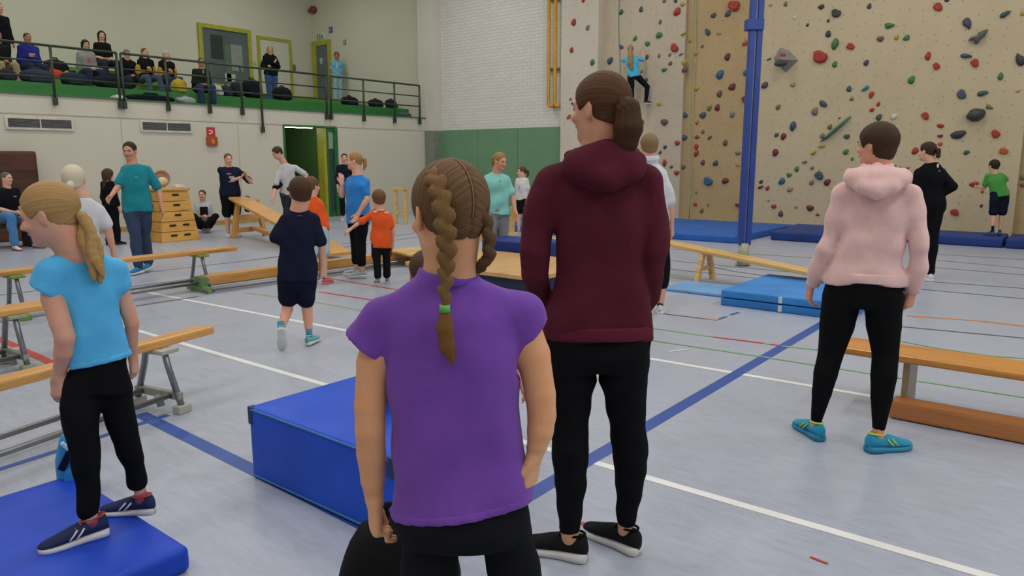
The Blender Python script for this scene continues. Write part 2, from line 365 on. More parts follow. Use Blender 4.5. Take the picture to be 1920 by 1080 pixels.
# --- end wall
struct(MB().bb((GX - 0.2, BY, 2.5), (LX + 0.0, BY + 0.3, CEIL)).build('wall_gallery_end', M_wall2))
struct(MB().bb((LX - 0.25, BY - 0.35, 2.30), (LX + 0.35, BY + 0.3, CEIL)).build('wall_pier', M_wall2))
def brick_mat():
    t = NT('white_painted_brick'); v = t.coord()
    mp = t.node('ShaderNodeMapping'); mp.inputs['Rotation'].default_value = (math.pi / 2, 0, 0); t.link(v, mp.inputs['Vector'])
    b = t.node('ShaderNodeTexBrick'); b.inputs['Scale'].default_value = 1.0; b.inputs['Brick Width'].default_value = 0.26; b.inputs['Row Height'].default_value = 0.085
    b.inputs['Mortar Size'].default_value = 0.006; b.inputs['Mortar Smooth'].default_value = 0.4
    b.inputs['Color1'].default_value = lin('#dcdad4'); b.inputs['Color2'].default_value = lin('#d6d4cd'); b.inputs['Mortar'].default_value = lin('#c2c0b9')
    t.link(mp.outputs[0], b.inputs['Vector']); t.link(b.outputs['Color'], t.b.inputs['Base Color']); t.b.inputs['Roughness'].default_value = 0.7
    iv = t.node('ShaderNodeMath', _operation='SUBTRACT'); iv.inputs[0].default_value = 1.0; t.link(b.outputs['Fac'], iv.inputs[1]); t.bump(iv.outputs[0], 0.5, 0.006)
    return t.m
struct(MB().bb((LX + 0.35, BY, 2.30), (-11.0, BY + 0.3, CEIL)).build('wall_back', brick_mat()))
struct(MB().bb((LX, BY + 0.02, 0), (-11.0, BY + 0.3, 2.30)).build('wall_back_base', M_wall))
pad = empty('wall_padding', (LX + 0.3, BY, 0), 0, 'long dark green impact padding along the foot of the white brick wall', 'wall padding')
M_pad = mat('pad_green', '#67906e', 0.6, var=0.05, nscale=1.5, bump=0.05)
wd = (-11.06 - (LX + 0.36)) / 3
for k in range(3): MB().bb((0.06 + k * wd + 0.004, -0.07, 0.03), (0.06 + (k + 1) * wd - 0.004, 0.02, 2.31), 0.01).build('pad_panel', M_pad, pad)
e = empty('corner_padding', (LX + 0.05, BY - 0.3, 0), 0, 'grey green padded corner post below the white pier', 'wall padding')
MB().bb((0.0, -0.1, 0.03), (0.32, 0.28, 2.30), 0.015).build('pad_panel', mat('pad_grey', '#7f8577', 0.6), e)
M_lime_w = mat('window_frame_grey', '#b9bcb8', 0.5)
# right, front walls (out of the picture), with a high window band added behind the side fill light
struct(MB().bb((FX1, FY0, 0), (FX1 + 0.2, BY, CEIL)).build('wall_right', M_wall2))
struct(MB().bb((GX, FY0 - 0.2, 0), (FX1, FY0, CEIL)).build('wall_front', M_wall2))
struct(MB().bb((-1.1, BY + 0.32, 0), (FX1, BY + 0.5, CEIL)).build('wall_back_right', M_wall2))
w2 = struct(empty('added_window', (FX1, 5.0, 5.6)))  # unseen window band, added to go with the fill light
for k in range(6):
    MB().bb((-.03, -6 + 2 * k + .06, -1.0), (-.015, -4 + 2 * k - .06, 1.0)).build('pane', mat('added_pane', '#c9d6e0', 0.1), w2)
for k in range(7): MB().bb((-.07, -6 + 2 * k - .06, -1.0), (0, -6 + 2 * k + .06, 1.0)).build('mullion', M_lime_w, w2)
for z in (-1.08, 1.0): MB().bb((-.07, -6.06, z), (0, 6.06, z + .08)).build('window_frame', M_lime_w, w2)
# ceiling luminaires
first = None
for (x, y) in LAMPS:
    if x < LX and y < 2: continue
    if first is None:
        first = empty('ceiling_lamp', (x, y, CEIL), 0, 'long white ceiling lamp over the sports hall', 'lamp', 'ceiling lamps of the hall')
        MB().bb((-0.3, -1.4, -0.15), (0.3, 1.4, 0.0)).build('lamp_housing', mat('lamp_white', '#e8e8e4', 0.5), first)
        parts = list(first.children)
    else:
        o = first.copy(); link(o); o.location = (x, y, CEIL)
        for ch in parts: c = ch.copy(); link(c, o)

# --- gallery railing
M_rail = mat('rail_green', '#333f30', 0.5, 0.2)
RX = LX + 0.06
def rail_z(y, k): return GZ + k
ends = [(FY0 + 3.0, gx(222, 150, RX)[1]), (gx(230, 150, RX)[1], gx(611, 160, RX)[1]), (gx(619, 160, RX)[1], gx(786, 160, RX)[1])]
labs = ['dark green gallery railing section in front of the blue hoodie spectator', 'dark green gallery railing section in front of the standing woman', 'dark green gallery railing section beside the end wall bags']
posts = [[101], [313, 391, 452, 488.5], [681, 739]]
for (a, b), lb, ps in zip(ends, labs, posts):
    e = empty('gallery_railing', (RX, a, GZ), 0, lb, 'railing', None)
    L = b - a
    for k, h in enumerate((0.88, 0.58, 0.30)):
        MB().tube([(0, 0, h), (0, L, h)], 0.024 if k == 0 else 0.016, 8).build('rail', M_rail, e)
    ys = [0.0, L] + [gx(p, 160, RX)[1] - a for p in ps]
    for y in ys:
        long = abs(y + a - gx(488.5, 160, RX)[1]) < 0.1
        MB().tube([(0, y, -0.12 - (0.38 if long else 0)), (0, y, 0.88)], 0.026, 8).bb((-0.04, y - 0.035, -0.2 - (0.38 if long else 0)), (0.03, y + 0.035, -0.06 - (0.38 if long else 0))).build('post', M_rail, e)

# --- gallery window, doors, signs on the rear and end wall
M_lime = mat('lime_frame', '#a9a636', 0.5)
y0, y1 = gx(371, 80, GX)[1], gx(469, 80, GX)[1]; z0, z1 = 3.62, 5.45
wn = struct(empty('window_1', (GX, 0, 0)))
MB().bb((0, y0, z0), (0.08, y0 + 0.12, z1)).bb((0, y1 - 0.12, z0), (0.08, y1, z1)).bb((0, y0 + .12, z1 - 0.12), (0.08, y1 - .12, z1)).bb((0, y0 + .12, z0), (0.08, y1 - .12, z0 + 0.12)).build('window_frame', M_lime, wn)
gl = mat('window_glass', '#59666c', 0.08, var=0.1, nscale=1.2)
MB().bb((0.01, y0 + .1, z0 + .1), (0.03, y1 - .1, z1 - .1)).build('pane', gl, wn)
MB().bb((0.03, y0 + .38, z0 + 0.85), (0.036, y0 + .78, z1 - .28)).build('dark_screen', mat('dark_panel', '#2e3634', 0.4), wn)
MB().bb((0.03, y0 + .85, z0 + 0.15), (0.036, y0 + 1.0, z1 - .55)).build('green_post', mat('inner_green', '#5f7350', 0.6), wn)
MB().bb((0.03, y1 - .70, z0 + 0.55), (0.036, y1 - .32, z1 - .5)).build('notice', mat('paper_grey', '#8d948f', 0.7), wn)
MB().bb((0.03, y1 - .95, z0 + 0.22), (0.036, y1 - .60, z0 + 0.45)).build('notice', mat('paper_white', '#b9bcb4', 0.7), wn)
y0, y1 = gx(482, 100, GX)[1], gx(545, 100, GX)[1]; z0, z1 = T2, 5.33
d2 = struct(empty('door_2', (GX, 0, 0)))
MB().bb((0, y0, z0), (0.06, y0 + .09, z1)).bb((0, y1 - .09, z0), (0.06, y1, z1)).bb((0, y0 + .09, z1 - .09), (0.06, y1 - .09, z1)).build('door_frame', M_lime, d2)
MB().bb((0.0, y0 + .09, z0), (0.03, y1 - .09, z1 - .09)).build('door_leaf', M_wall2, d2)
x0, x1 = gy(589, 120, BY)[0], gy(622, 120, BY)[0]
d3 = struct(empty('door_3', (0, BY, 0)))
MB().bb((x0, -0.08, T2), (x0 + .2, 0, 5.36)).bb((x1 - .11, -0.08, T2), (x1, 0, 5.36)).bb((x0 + .2, -0.08, 5.2), (x1 - .11, 0, 5.36)).build('door_frame', M_lime, d3)
MB().bb((x0 + .2, -0.04, T2), (x1 - .11, -0.01, 5.2)).build('door_leaf', mat('door_bluegrey', '#5d6b70', 0.4), d3)
MB().bb((x0 + .38, -0.05, 4.62), (x0 + .52, -0.04, 4.8)).build('door_sticker', mat('sticker', '#a9b3b0', 0.5), d3)
def sign(name, px, py, w, h, col, label, cat, wall='y', mark=None, d=0.04):
    if wall == 'y': p = gy(px, py, BY); e = empty(name, p, 0, label, cat); MB().bb((-w / 2, -d, -h / 2), (w / 2, 0, h / 2), .006).build('plate', mat(name, col, 0.5), e)
    else: p = gx(px, py, GX); e = empty(name, p, 0, label, cat); MB().bb((0, -w / 2, -h / 2), (d, w / 2, h / 2), .006).build('plate', mat(name, col, 0.5), e)
    if mark:
        for (a, b, c, q) in mark[1]:
            if wall == 'y': MB().bb((a * w, -d - .006, b * h), (c * w, -d, q * h)).build('mark', mat(name + '_mark', mark[0], 0.5), e)
            else: MB().bb((d, a * w, b * h), (d + .006, c * w, q * h)).build('mark', mat(name + '_mark', mark[0], 0.5), e)
    return e
sign('exit_sign', 602, 68, 0.34, 0.17, '#cfd9cc', 'white and green emergency exit sign above the gallery door', 'sign', 'y', ('#3f8f66', [(-.46, -.4, -.3, .4), (-.12, -.4, .06, .4), (.2, -.4, .44, .2)]))
sign('blue_sign', 621, 56, 0.14, 0.18, '#2d5a86', 'small blue pictogram sign on the gallery end wall', 'sign', 'y', ('#9fb4c8', [(-.2, -.25, .2, .25)]))
sign('wall_bell', 647, 79, 0.12, 0.14, '#8a8577', 'small grey round box on the gallery end wall', 'alarm', 'y', ('#c9c2b0', [(-.25, -.25, .25, .25)]))
sign('light_switch', 478, 118, 0.06, 0.1, '#a8a496', 'small wall switch between gallery window and white door', 'switch', 'x', ('#d9d6cb', [(-.3, -.3, .3, .3)]))
sign('wall_lamp_switch', 551, 127, 0.09, 0.2, '#7c786c', 'small grey key box beside the white gallery door', 'switch', 'x', ('#4d4a44', [(-.3, -.3, .3, 0)]))
p = gy(590, 19, BY); e = empty('alarm_bell', p, 0, 'round red alarm bell high in the gallery corner', 'alarm')
MB().tube([(0, 0, 0), (0, -0.12, 0)], 0.12, 20).ball((0, -0.12, 0), (0.12, 0.05, 0.12), None, 16, 8).build('bell', mat('bell_red', '#8f2a2c', 0.4), e)
MB().bb((-.28, -.06, -.05), (-.14, 0, .05), .01).build('junction_box', mat('bell_box', '#6b6560', 0.6), e)

# --- yellow pipes on the brick wall
for px, lb in ((1029, 'left one of two yellow vertical pipes on the white brick wall'), (1041, 'right one of two yellow vertical pipes, next to the climbing wall')):
    x = gy(px, 100, BY - 0.15)[0]; zb = gy(px, 199, BY - 0.15)[2]
    e = empty('yellow_pipe', (x, BY - 0.15, zb), 0, lb, 'pipe')
    pts = [(0, 0, CEIL - zb - 0.1), (0, 0, 0.12)] + [(0.09 - 0.09 * math.cos(t), 0, 0.12 - 0.12 * math.sin(t)) for t in (0.4, 0.8, 1.2, math.pi / 2)] + [(0.13, 0.05, 0.0), (0.13, 0.12, 0.0)]
    MB().tube(pts, 0.045, 12).build('pipe', mat('pipe_yellow', '#c9941f', 0.4), e)
    for z in (0.9, 2.6): MB().bb((-0.06, 0.0, z), (0.06, 0.145, z + 0.05)).build('clamp', mat('clamp', '#8f7a3a', 0.5), e)

# --- climbing wall
def panel_mat(col, dirty):
    t = NT('climbing_panel'); v = t.coord(); c = lin(col)
    f = t.noise(v, 0.6, 5.0, 0.65); g = t.noise(t.coord((1.5, 1, 0.5)), 3.0, 5.0, 0.7)
    m1 = t.node('ShaderNodeMath', _operation='MULTIPLY_ADD'); m1.inputs[1].default_value = 0.5; t.link(g, m1.inputs[0]); t.link(f, m1.inputs[2])
    sb = t.node('ShaderNodeMath', _operation='SUBTRACT'); t.link(m1.outputs[0], sb.inputs[0]); sb.inputs[1].default_value = 0.25
    base = t.ramp(sb.outputs[0], [(0.25, mul(c, 1 - dirty)), (0.55, c), (0.8, mul(c, 1.06))])
    # rows of small threaded holes
    mp = t.node('ShaderNodeMapping'); mp.inputs['Rotation'].default_value = (math.pi / 2, 0, 0); t.link(t.coord((1, 1, 1)), mp.inputs['Vector'])
    vo = t.node('ShaderNodeTexVoronoi', _feature='F1', _voronoi_dimensions='2D'); vo.inputs['Scale'].default_value = 4.4; vo.inputs['Randomness'].default_value = 0.55; t.link(mp.outputs[0], vo.inputs['Vector'])
    hole = t.ramp(vo.outputs['Distance'], [(0.0, (1, 1, 1, 1)), (0.05, (1, 1, 1, 1)), (0.07, (0, 0, 0, 1))])
    mx = t.node('ShaderNodeMixRGB'); t.link(hole, mx.inputs[0]); t.link(base, mx.inputs[1]); mx.inputs[2].default_value = mul(c, 0.62)
    t.link(mx.outputs[0], t.b.inputs['Base Color']); t.b.inputs['Roughness'].default_value = 0.85
    t.bump(t.noise(v, 70.0, 4.0), 0.25, 0.01)
    return t.m
cw = empty('climbing_wall', (-6.0, BY, 0), 0, 'tall beige climbing wall covered with coloured holds', 'climbing wall')
OX = -6.0
M_pA, M_pB, M_pC, M_pD = panel_mat('#cfc6b6', .07), panel_mat('#bfb29b', .1), panel_mat('#b39a70', .1), panel_mat('#c2b292', .09)
PAN = [(-11.0, -9.92, 15.80, M_pA), (-9.92, -7.74, 16.00, M_pB), (-7.74, -5.96, 16.10, M_pC), (-5.96, -1.2, 16.00, M_pD), (-1.2, 2.5, 16.12, M_pC)]
def panel_at(px, py):
    for a, b, y, m in PAN:
        P = gy(px, py, y)
        if a - 0.02 <= P[0] <= b + 0.02: return P, y
    return gy(px, py, BY), BY
for a, b, y, m in PAN:
    MB().bb((a - OX, y - BY, 0.0), (b - OX, 0.45, CEIL)).build('wall_panel', m, cw)
def hold_mesh(kind, seed):
    r = random.Random(seed); bm = bmesh.new(); bmesh.ops.create_icosphere(bm, subdivisions=2, radius=1.0)
    ph = [r.uniform(0, 6.28) for _ in range(6)]
    for v in bm.verts:
        c = v.co; a = math.atan2(c.z, c.x)
        k = 1 + 0.13 * math.sin(2 * a + ph[0]) + 0.09 * math.sin(3 * a + ph[1]) + 0.07 * math.sin(5 * c.y * 2 + ph[2])
        x, z = c.x * k, c.z * k; y = -max(0.0, -c.y) * 0.75 - (0.0 if c.y > 0 else 0.05)
        if kind == 1:                                   # donut with a bolt hole
            rr = math.hypot(c.x, c.z)
            if c.y < 0: y = -0.62 * (1 - abs(rr - 0.62) ** 2 / 0.5) if rr > 0.25 else -0.22
        elif kind == 2: z = z * 0.55 + 0.1 * math.sin(2 * c.x)              # flat edge
        elif kind == 3: x, z = x * (1 - 0.55 * c.z * (c.z > 0)) * 0.8, z * 1.15      # drop
        elif kind == 4: z *= 0.62 - 0.28 * c.x; y *= 0.8 + 0.3 * c.x        # wedge
        v.co = Vector((x * 0.5, y * 0.5, z * 0.5))
    me = bpy.data.meshes.new('climbing_hold'); bm.to_mesh(me); bm.free(); me.polygons.foreach_set('use_smooth', [True] * len(me.polygons)); me.materials.append(None)
    return me
HM = [[hold_mesh(k, 10 * k + j) for j in range(3)] for k in range(5)]
HC_ = {'r': '#a3312f', 'm': '#6e2733', 'v': '#6b4a4e', 'p': '#4d4552', 'k': '#3a3b40', 's': '#3f5060', 'b': '#2b5f80', 't': '#24768a', 'g': '#3b7546', 'd': '#38584a', 'o': '#6d6b40', 'y': '#a8983a', 'n': '#a08a66', 'w': '#c9c6bc', 'q': '#b0562e', 'e': '#77736b', 'f': '#7b5a44'}
HOLDS = '''1445 10 6n0 1473 8 8o0 1540 13 10k0 1568 25 16k1 1630 12 9p0 1490 33 7w0 1514 47 6k0 1553 39 6k0 1553 64 11k0 1566 82 17g3 1595 87 13r1 1538 107 24r1 1565 121 10g0 1624 118 10p0 1651 73 11v0 1668 48 16g4
1442 111 8o2 1434 160 12p0 1487 159 9n0 1459 201 9o0 1592 167 10s0 1623 166 13t2 1634 178 11r3 1647 195 8r3 1635 206 8r0 1597 186 7o0 1544 195 16s4 1528 209 13e0
1759 13 15r1 1776 0 8k0 1884 27 17d2 1918 25 9y0 1814 44 18p3 1681 70 9y0 1700 71 11g0 1740 106 13r3 1811 105 17s2 1828 118 14r1 1756 124 12r1 1913 112 20k3 1709 150 13g0 1876 144 12g3 1909 171 7n2 1803 177 16s1 1842 175 17d2 1855 201 12o4 1735 217 13r1
1487 236 15s3 1456 253 8d0 1469 256 11m0 1454 286 12m0 1556 238 9o0 1542 255 9e0 1574 221 6e2 1588 256 10d0 1586 285 10g0 1541 274 11y2 1526 286 11y2 1509 304 9o2 1494 317 9g0 1480 328 11g4 1466 340 12b0 1481 355 10n0 1523 315 7e0 1536 329 15s1 1522 342 9e0 1551 342 12m0 1427 341 7k0 1426 351 10m2 1439 353 8r0 1441 376 5n0 1451 387 9r0 1519 390 12m0 1464 401 10p0 1493 388 6n0 1533 403 7m2 1648 220 11d0 1598 298 6g0
1676 219 11w0 1764 236 12r4 1763 255 10m2 1763 270 8q0 1716 283 12r0 1798 252 24k4 1867 251 14r1 1812 286 9d0 1882 283 13q1 1827 345 15r4 1842 359 6q0 1840 386 6m0 1790 398 13r1 1918 333 9e0 1918 347 8f0 1687 315 6v0 1701 316 6v0 1677 313 7d0
1094 0 8r0 1076 42 11r0 1102 52 9e0 1072 94 9r0 1111 117 10g0 1144 114 12s0 1165 23 9d0 1202 18 9d0 1246 1 8e0 1267 1 8d0 1270 22 14r0 1238 41 8o3 1236 66 12g0 1191 72 9g3 1214 82 10g0 1165 88 11b4 1265 90 15r1 1213 107 8d0 1236 105 7o3 1256 103 6o0 1257 119 8f0 1246 131 11g4 1236 195 8y0 1284 216 14s4 1280 8 9y0 1282 63 10y2 1283 117 10y0 1284 131 11v0 1070 186 6e0 1067 219 11q2 1203 134 6e0 1277 102 8o2
1203 230 11v0 1246 229 13v0 1318 216 12s0 1330 203 9o0 1345 202 11m0 1373 215 10e0 1307 230 7q0 1318 247 7f0 1283 258 11s0 1270 268 10r0 1307 257 8r0 1331 258 9d2 1306 275 9r0 1306 287 11r3 1360 268 10v0 1384 287 11e4 1247 276 7k0 1238 286 6k0 1246 305 11r3 1259 313 6d0 1281 313 9f0 1269 324 12r4 1318 305 9p0 1342 306 10s0 1383 309 9n4 1328 340 16b1 1360 339 12m0 1306 361 5e0 1304 383 9r4 1316 395 8o0 1328 384 5e0 1386 385 14m2 1394 373 8f0
1377 11 20r1 1338 29 10s0 1365 26 11s0 1327 60 12s3 1348 63 9n4 1399 80 15q2 1364 107 12m0 1350 140 15b0 1399 136 11b0 1373 163 13m0 1349 176 11v0 1398 187 14m1 1306 166 9y0 1305 100 9y0 1294 76 8y0 1317 87 6f0 1092 300 8r0 1212 150 7d0 1188 188 7d0'''.split()
_hm = {}
for i in range(0, len(HOLDS), 3):
    px, py, c = float(HOLDS[i]), float(HOLDS[i + 1]), HOLDS[i + 2]
    kind = int(c[-1]); col = c[-2]; sz = float(c[:-2])
    P, y = panel_at(px, py); s = sz * mpp(P) * 1.06
    if col not in _hm: _hm[col] = mat('hold_resin', HC_[col], 0.6, var=0.15, nscale=9, bump=0.2, bscale=60)
    o = bpy.data.objects.new('climbing_hold', random.choice(HM[kind])); link(o, cw)
    o.location = (P[0] - OX, y - BY + 0.004, P[2]); o.scale = (s, s, s); o.rotation_euler = (0, random.uniform(-0.5, 0.5) + (math.pi if random.random() < .3 and kind != 4 else 0), 0)
    o.material_slots[0].link = 'OBJECT'; o.material_slots[0].material = _hm[col]
# the large grey volume, the big dark holds, the green strip and X-shaped hold
def shape_hold(name, pts, depth, m, ridge=None):
    P0, y = panel_at(*pts[0]); vs = []
    Q = [panel_at(*p)[0] for p in pts]; n = len(Q); cx = sum(q[0] for q in Q) / n; cz = sum(q[2] for q in Q) / n
    if ridge: R0 = panel_at(*ridge)[0]; cx, cz = R0[0], R0[2]
    vs = [(q[0] - OX, y - BY, q[2]) for q in Q]
    if ridge: vs.append((cx - OX, y - BY - depth, cz)); fs = [(k, (k + 1) % n, n) for k in range(n)]; sm = False
    else:
        vs += [((q[0] - cx) * 0.82 + cx - OX, y - BY - depth * 0.7, (q[2] - cz) * 0.82 + cz) for q in Q] + [((q[0] - cx) * 0.4 + cx - OX, y - BY - depth, (q[2] - cz) * 0.4 + cz) for q in Q] + [(cx - OX, y - BY - depth * 1.02, cz)]
        fs = [(k + r * n, (k + 1) % n + r * n, n * (r + 1) + (k + 1) % n, n * (r + 1) + k) for r in range(2) for k in range(n)] + [(2 * n + k, 2 * n + (k + 1) % n, 3 * n) for k in range(n)]; sm = True
    return MB().add(vs, fs, sm).build(name, m, cw)
M_vol = mat('volume_grey', '#85827b', 0.8, bump=0.15); M_dk = mat('hold_dark', '#3f4042', 0.6, bump=0.2, bscale=40)
vo = shape_hold('wall_volume', [(1463, 89), (1480, 95), (1497, 113), (1474, 136), (1453, 118), (1452, 108)], 0.28, M_vol, (1473, 114)); vo['label'] = 'large grey faceted volume'
MBp = panel_at(1470, 121)[0]
MB().ball((MBp[0] - OX, -0.2, MBp[2]), (0.14, 0.08, 0.06)).build('volume_hold', M_dk, vo)
MBp = panel_at(1473, 105)[0]
MB().ball((MBp[0] - OX, -0.17, MBp[2]), (0.06, 0.05, 0.05)).build('volume_hold', mat('hold_red', '#a3413b', 0.6), vo)
shape_hold('climbing_hold', [(1811, 218), (1820, 206), (1829, 203), (1846, 205), (1849, 211), (1845, 220), (1835, 227), (1824, 228), (1813, 223)], 0.2, M_dk)
shape_hold('climbing_hold', [(1815, 76), (1820, 70), (1832, 68), (1836, 60), (1850, 55), (1853, 55), (1847, 68), (1838, 75), (1833, 83), (1828, 83), (1827, 76)], 0.12, mat('hold_greygreen', '#5c625b', 0.6))
shape_hold('climbing_hold', [(1537, 267), (1566, 239), (1594, 217), (1597, 219), (1580, 236), (1552, 260)], 0.1, mat('hold_strip', '#4f7a63', 0.6))
# ropes
def rope(px_top, px_bot, ybot, label, col='#55805f'):
    b, y = panel_at(px_bot, ybot); t, _ = panel_at(px_top, 5)
    e = empty('climbing_rope', (b[0], y - 0.12, b[2]), 0, label, 'rope')
    n = 14; MB().tube([((t[0] - b[0]) * k / n + 0.015 * math.sin(k), 0.03 * math.sin(k * .7), (CEIL - 0.3 - b[2]) * k / n) for k in range(n + 1)], 0.011, 6).build('rope', mat('rope', col, 0.8), e)
rope(1164, 1165, 170, 'thin green safety rope hanging beside the climbing girl')
rope(1303, 1296, 410, 'thin pale green rope hanging to the mat on the brown panel', '#7f9a78')
# ================================================================ EQUIPMENT
M_steel = mat('steel_tube', '#8b8d90', 0.35, 0.85, var=0.08); M_steel2 = mat('grey_bracket', '#9b9d92', 0.5, 0.3)
M_w1 = wood('#cf9850', '#96622a', 1); M_wx = wood('#cf9850', '#96622a', 0); M_wz = wood('#cf9850', '#96622a', 2)
M_w4 = wood('#a9702c', '#6e3f14', 1); M_lw = wood('#dab06a', '#ac7a38', 1)
def pz(px, py, X, Y):
    d = ray(px, py); return HC + d[2] / math.hypot(d[0], d[1]) * math.hypot(X, Y)
def frame(p, q):
    """empty at the floor under p, local Y towards q"""
    return math.atan2(q[1] - p[1], q[0] - p[0]) - math.pi / 2
def leg_frame(e, y, ztop, hb, ht, pad, plate=0.12, name='leg'):
    for s in (-1, 1):
        lg = MB().tube([(s * ht * 0.55, y, ztop - 0.01), (s * ht, y, ztop - 0.035), (s * (ht + (hb - ht) * 0.15), y, ztop - 0.10), (s * hb, y, 0.035)], 0.019, 10).build(name, M_steel, e)
        MB().bb((s * hb - 0.03, y - 0.045, 0.0), (s * hb + 0.03, y + 0.045, 0.05), 0.008).build('foot_pad', pad, lg)
    MB().bb((-ht - 0.02, y - 0.06, ztop - 0.025), (ht + 0.05, y + 0.06, ztop), 0.005).build('top_plate', pad, e)
    MB().beam((-hb, y, 0.10), (hb, y, 0.10), 0.035, 0.045, 0.004).build('crossbar', M_steel2, e)
    MB().tube([(0.03, y - 0.03, 0.1), (0.05, y - 0.03, 0.03)], 0.022, 8).build('castor', M_steel2, e)
def steel_bench(label, p, q, w, h, legs, pad, hb=0.185, ht=0.08, rails=True, shift=0.0):
    p, q = np.array(p, float), np.array(q, float); z = p[2]
    e = empty('gym_bench', (p[0], p[1], 0), frame(p, q), label, 'bench', None); L = float(np.hypot(*(q - p)[:2]))
    MB().beam((0, 0, z - h / 2), (0, L, z - h / 2), w, h, min(w, h) * 0.22).build('seat_board', M_w1, e)
    for y in legs: leg_frame(e, y, z - h, hb, ht, pad)
    if rails:
        for s in (-0.62, 0.62):
            MB().tube([(s * hb, legs[0], 0.10), (s * hb, legs[-1], 0.10)], 0.017, 8).build('floor_rail', M_steel, e)
    return e, L
pad_grey = mat('pad_grey_rubber', '#a9aa9d', 0.6); pad_green = mat('pad_green_rubber', '#7f9a3f', 0.6); pad_lime = mat('pad_lime', '#6f9438', 0.55)
steel_bench('narrow wooden balance bench on grey steel legs behind the girl in blue', (-3.62, -0.6, .425), (-4.36, 2.37, .425), 0.115, 0.05, [0.5, 2.66], pad_grey)
steel_bench('wider wooden bench on steel legs, second behind the girl in blue', (-5.75, -0.6, .44), (-5.98, 2.25, .44), 0.22, 0.045, [0.6, 2.38], mat('pad_sage', '#8fa084', 0.6))
steel_bench('wooden balance bench on steel legs with green feet beside the man in teal', (-7.75, 0.4, .46), (-7.95, 4.72, .46), 0.14, 0.05, [2.0, 3.86], pad_lime)
# low beam
e = empty('balance_beam', (-7.82, 4.15, 0), frame((-7.82, 4.15), (-7.72, 7.4)), 'low wooden balance beam on steel runners near the boys in orange', 'balance beam')
MB().beam((0, 0.08, .125), (0, 3.3, .125), 0.11, 0.12, 0.015).build('beam', M_w1, e)
for x in (-.13, .13, .2): MB().tube([(x, 0.0, .045), (x, 3.2, .045)], 0.017, 8).build('runner', M_steel, e)
for y in (0.02, 3.1): MB().bb((-.2, y, 0), (.22, y + .05, .07), .006).build('foot', mat('pad_olive', '#6f8a4a', 0.6), e)
MB().bb((-.08, 0.02, .05), (.08, .10, .17), .006).build('end_cap', mat('cap_green', '#5f7f4a', 0.6), e)
MB().box((0.22, 3.05, .19), (0.42, 0.5, 0.03), Matrix.Rotation(0.08, 3, 'Y'), .006).build('step_board', M_lw, e)

# right-hand wooden bench
e = empty('gym_bench', (-1.15, 4.74, 0), 0, 'varnished wooden bench with floor beam beside the woman in pink', 'bench')
MB().bb((0, -.165, .315), (4.2, .165, .355), .012).build('seat_board', wood('#c78638', '#8a5520', 0), e)
for x in (0.36, 2.2, 3.9): MB().bb((x, -.13, .0), (x + .035, .13, .315), .004).build('leg_panel', wood('#96805f', '#6d5a40', 2), e)
MB().bb((.33, -.24, 0.005), (4.2, -.10, .105), .012).build('floor_beam', wood('#b3713a', '#7a4518', 0), e)
# sloping bench on small wooden legs
A, B = gz(1255, 455, .43), gz(1562, 516, .235)
e = empty('sloping_bench', (A[0], A[1], 0), frame(A, B), 'wooden bench sloping down to the light blue mat', 'bench'); L = float(np.hypot(*(B - A)[:2]))
MB().beam((0, -0.9, A[2] - .02 + .23 * .9 / L), (0, L, B[2] - .02), 0.24, 0.045, .01).build('seat_board', M_lw, e)
for yy, s in ((0.52, -1), (0.52, 1)):
    MB().beam((s * 0.07, yy, .36), (s * 0.19, yy + 0.0, .0), 0.05, 0.07, .004).build('leg', M_lw, e)
MB().beam((-.13, .52, .16), (.13, .52, .16), 0.03, 0.05).build('crossbar', M_lw, e)
# bench hung on a wooden trestle, left
T = gz(468, 444); zt = pz(445, 374, T[0], T[1])
e = empty('sloping_bench', (T[0], T[1], 0), math.radians(0), 'wooden bench sloping from a trestle near the clapping person', 'bench')
Q = gz(640, 476, .10) - T
MB().beam((-.06, -.16, zt + .03), (Q[0], Q[1], .10), 0.36, 0.05, .01).build('seat_board', M_w1, e)
for s in (-1, 1):
    MB().beam((0, s * .34, .0), (0, s * .20, zt - .06), 0.07, 0.09, .004, (1, 0, 0)).build('trestle_post', M_wz, e)
for z, k in ((.10, .33), (.34, .29), (.62, .24)):
    MB().bb((-.03, -k, z), (.03, k, z + .09), .004).build('trestle_bar', M_w1, e)
MB().ball((0, 0, .52), (.06, .07, .05)).build('roller', mat('dark_rubber', '#4a3a2a', 0.6), e)
MB().ball((0, 0, .74), (.05, .06, .05)).build('roller', mat('dark_rubber', '#4a3a2a', 0.6), e)
MB().beam((.05, .05, .18), (Q[0] * .7, Q[1] * .7, .08), 0.10, 0.06, .006).build('lower_beam', M_w1, e)
# small frame by the wall
T = gz(752, 420)
e = empty('wooden_trestle', (T[0], T[1], 0), math.radians(20), 'small pale wooden trestle standing by the far wall', 'trestle')
for s in (-.12, .12): MB().beam((s * 1.1, 0, 0), (s, 0, .80), 0.05, 0.07, .004).build('post', M_lw, e)
MB().bb((-.19, -.05, .78), (.19, .05, .84), .006).build('top_bar', M_lw, e); MB().bb((-.12, -.03, .22), (.12, .03, .28)).build('crossbar', M_lw, e)

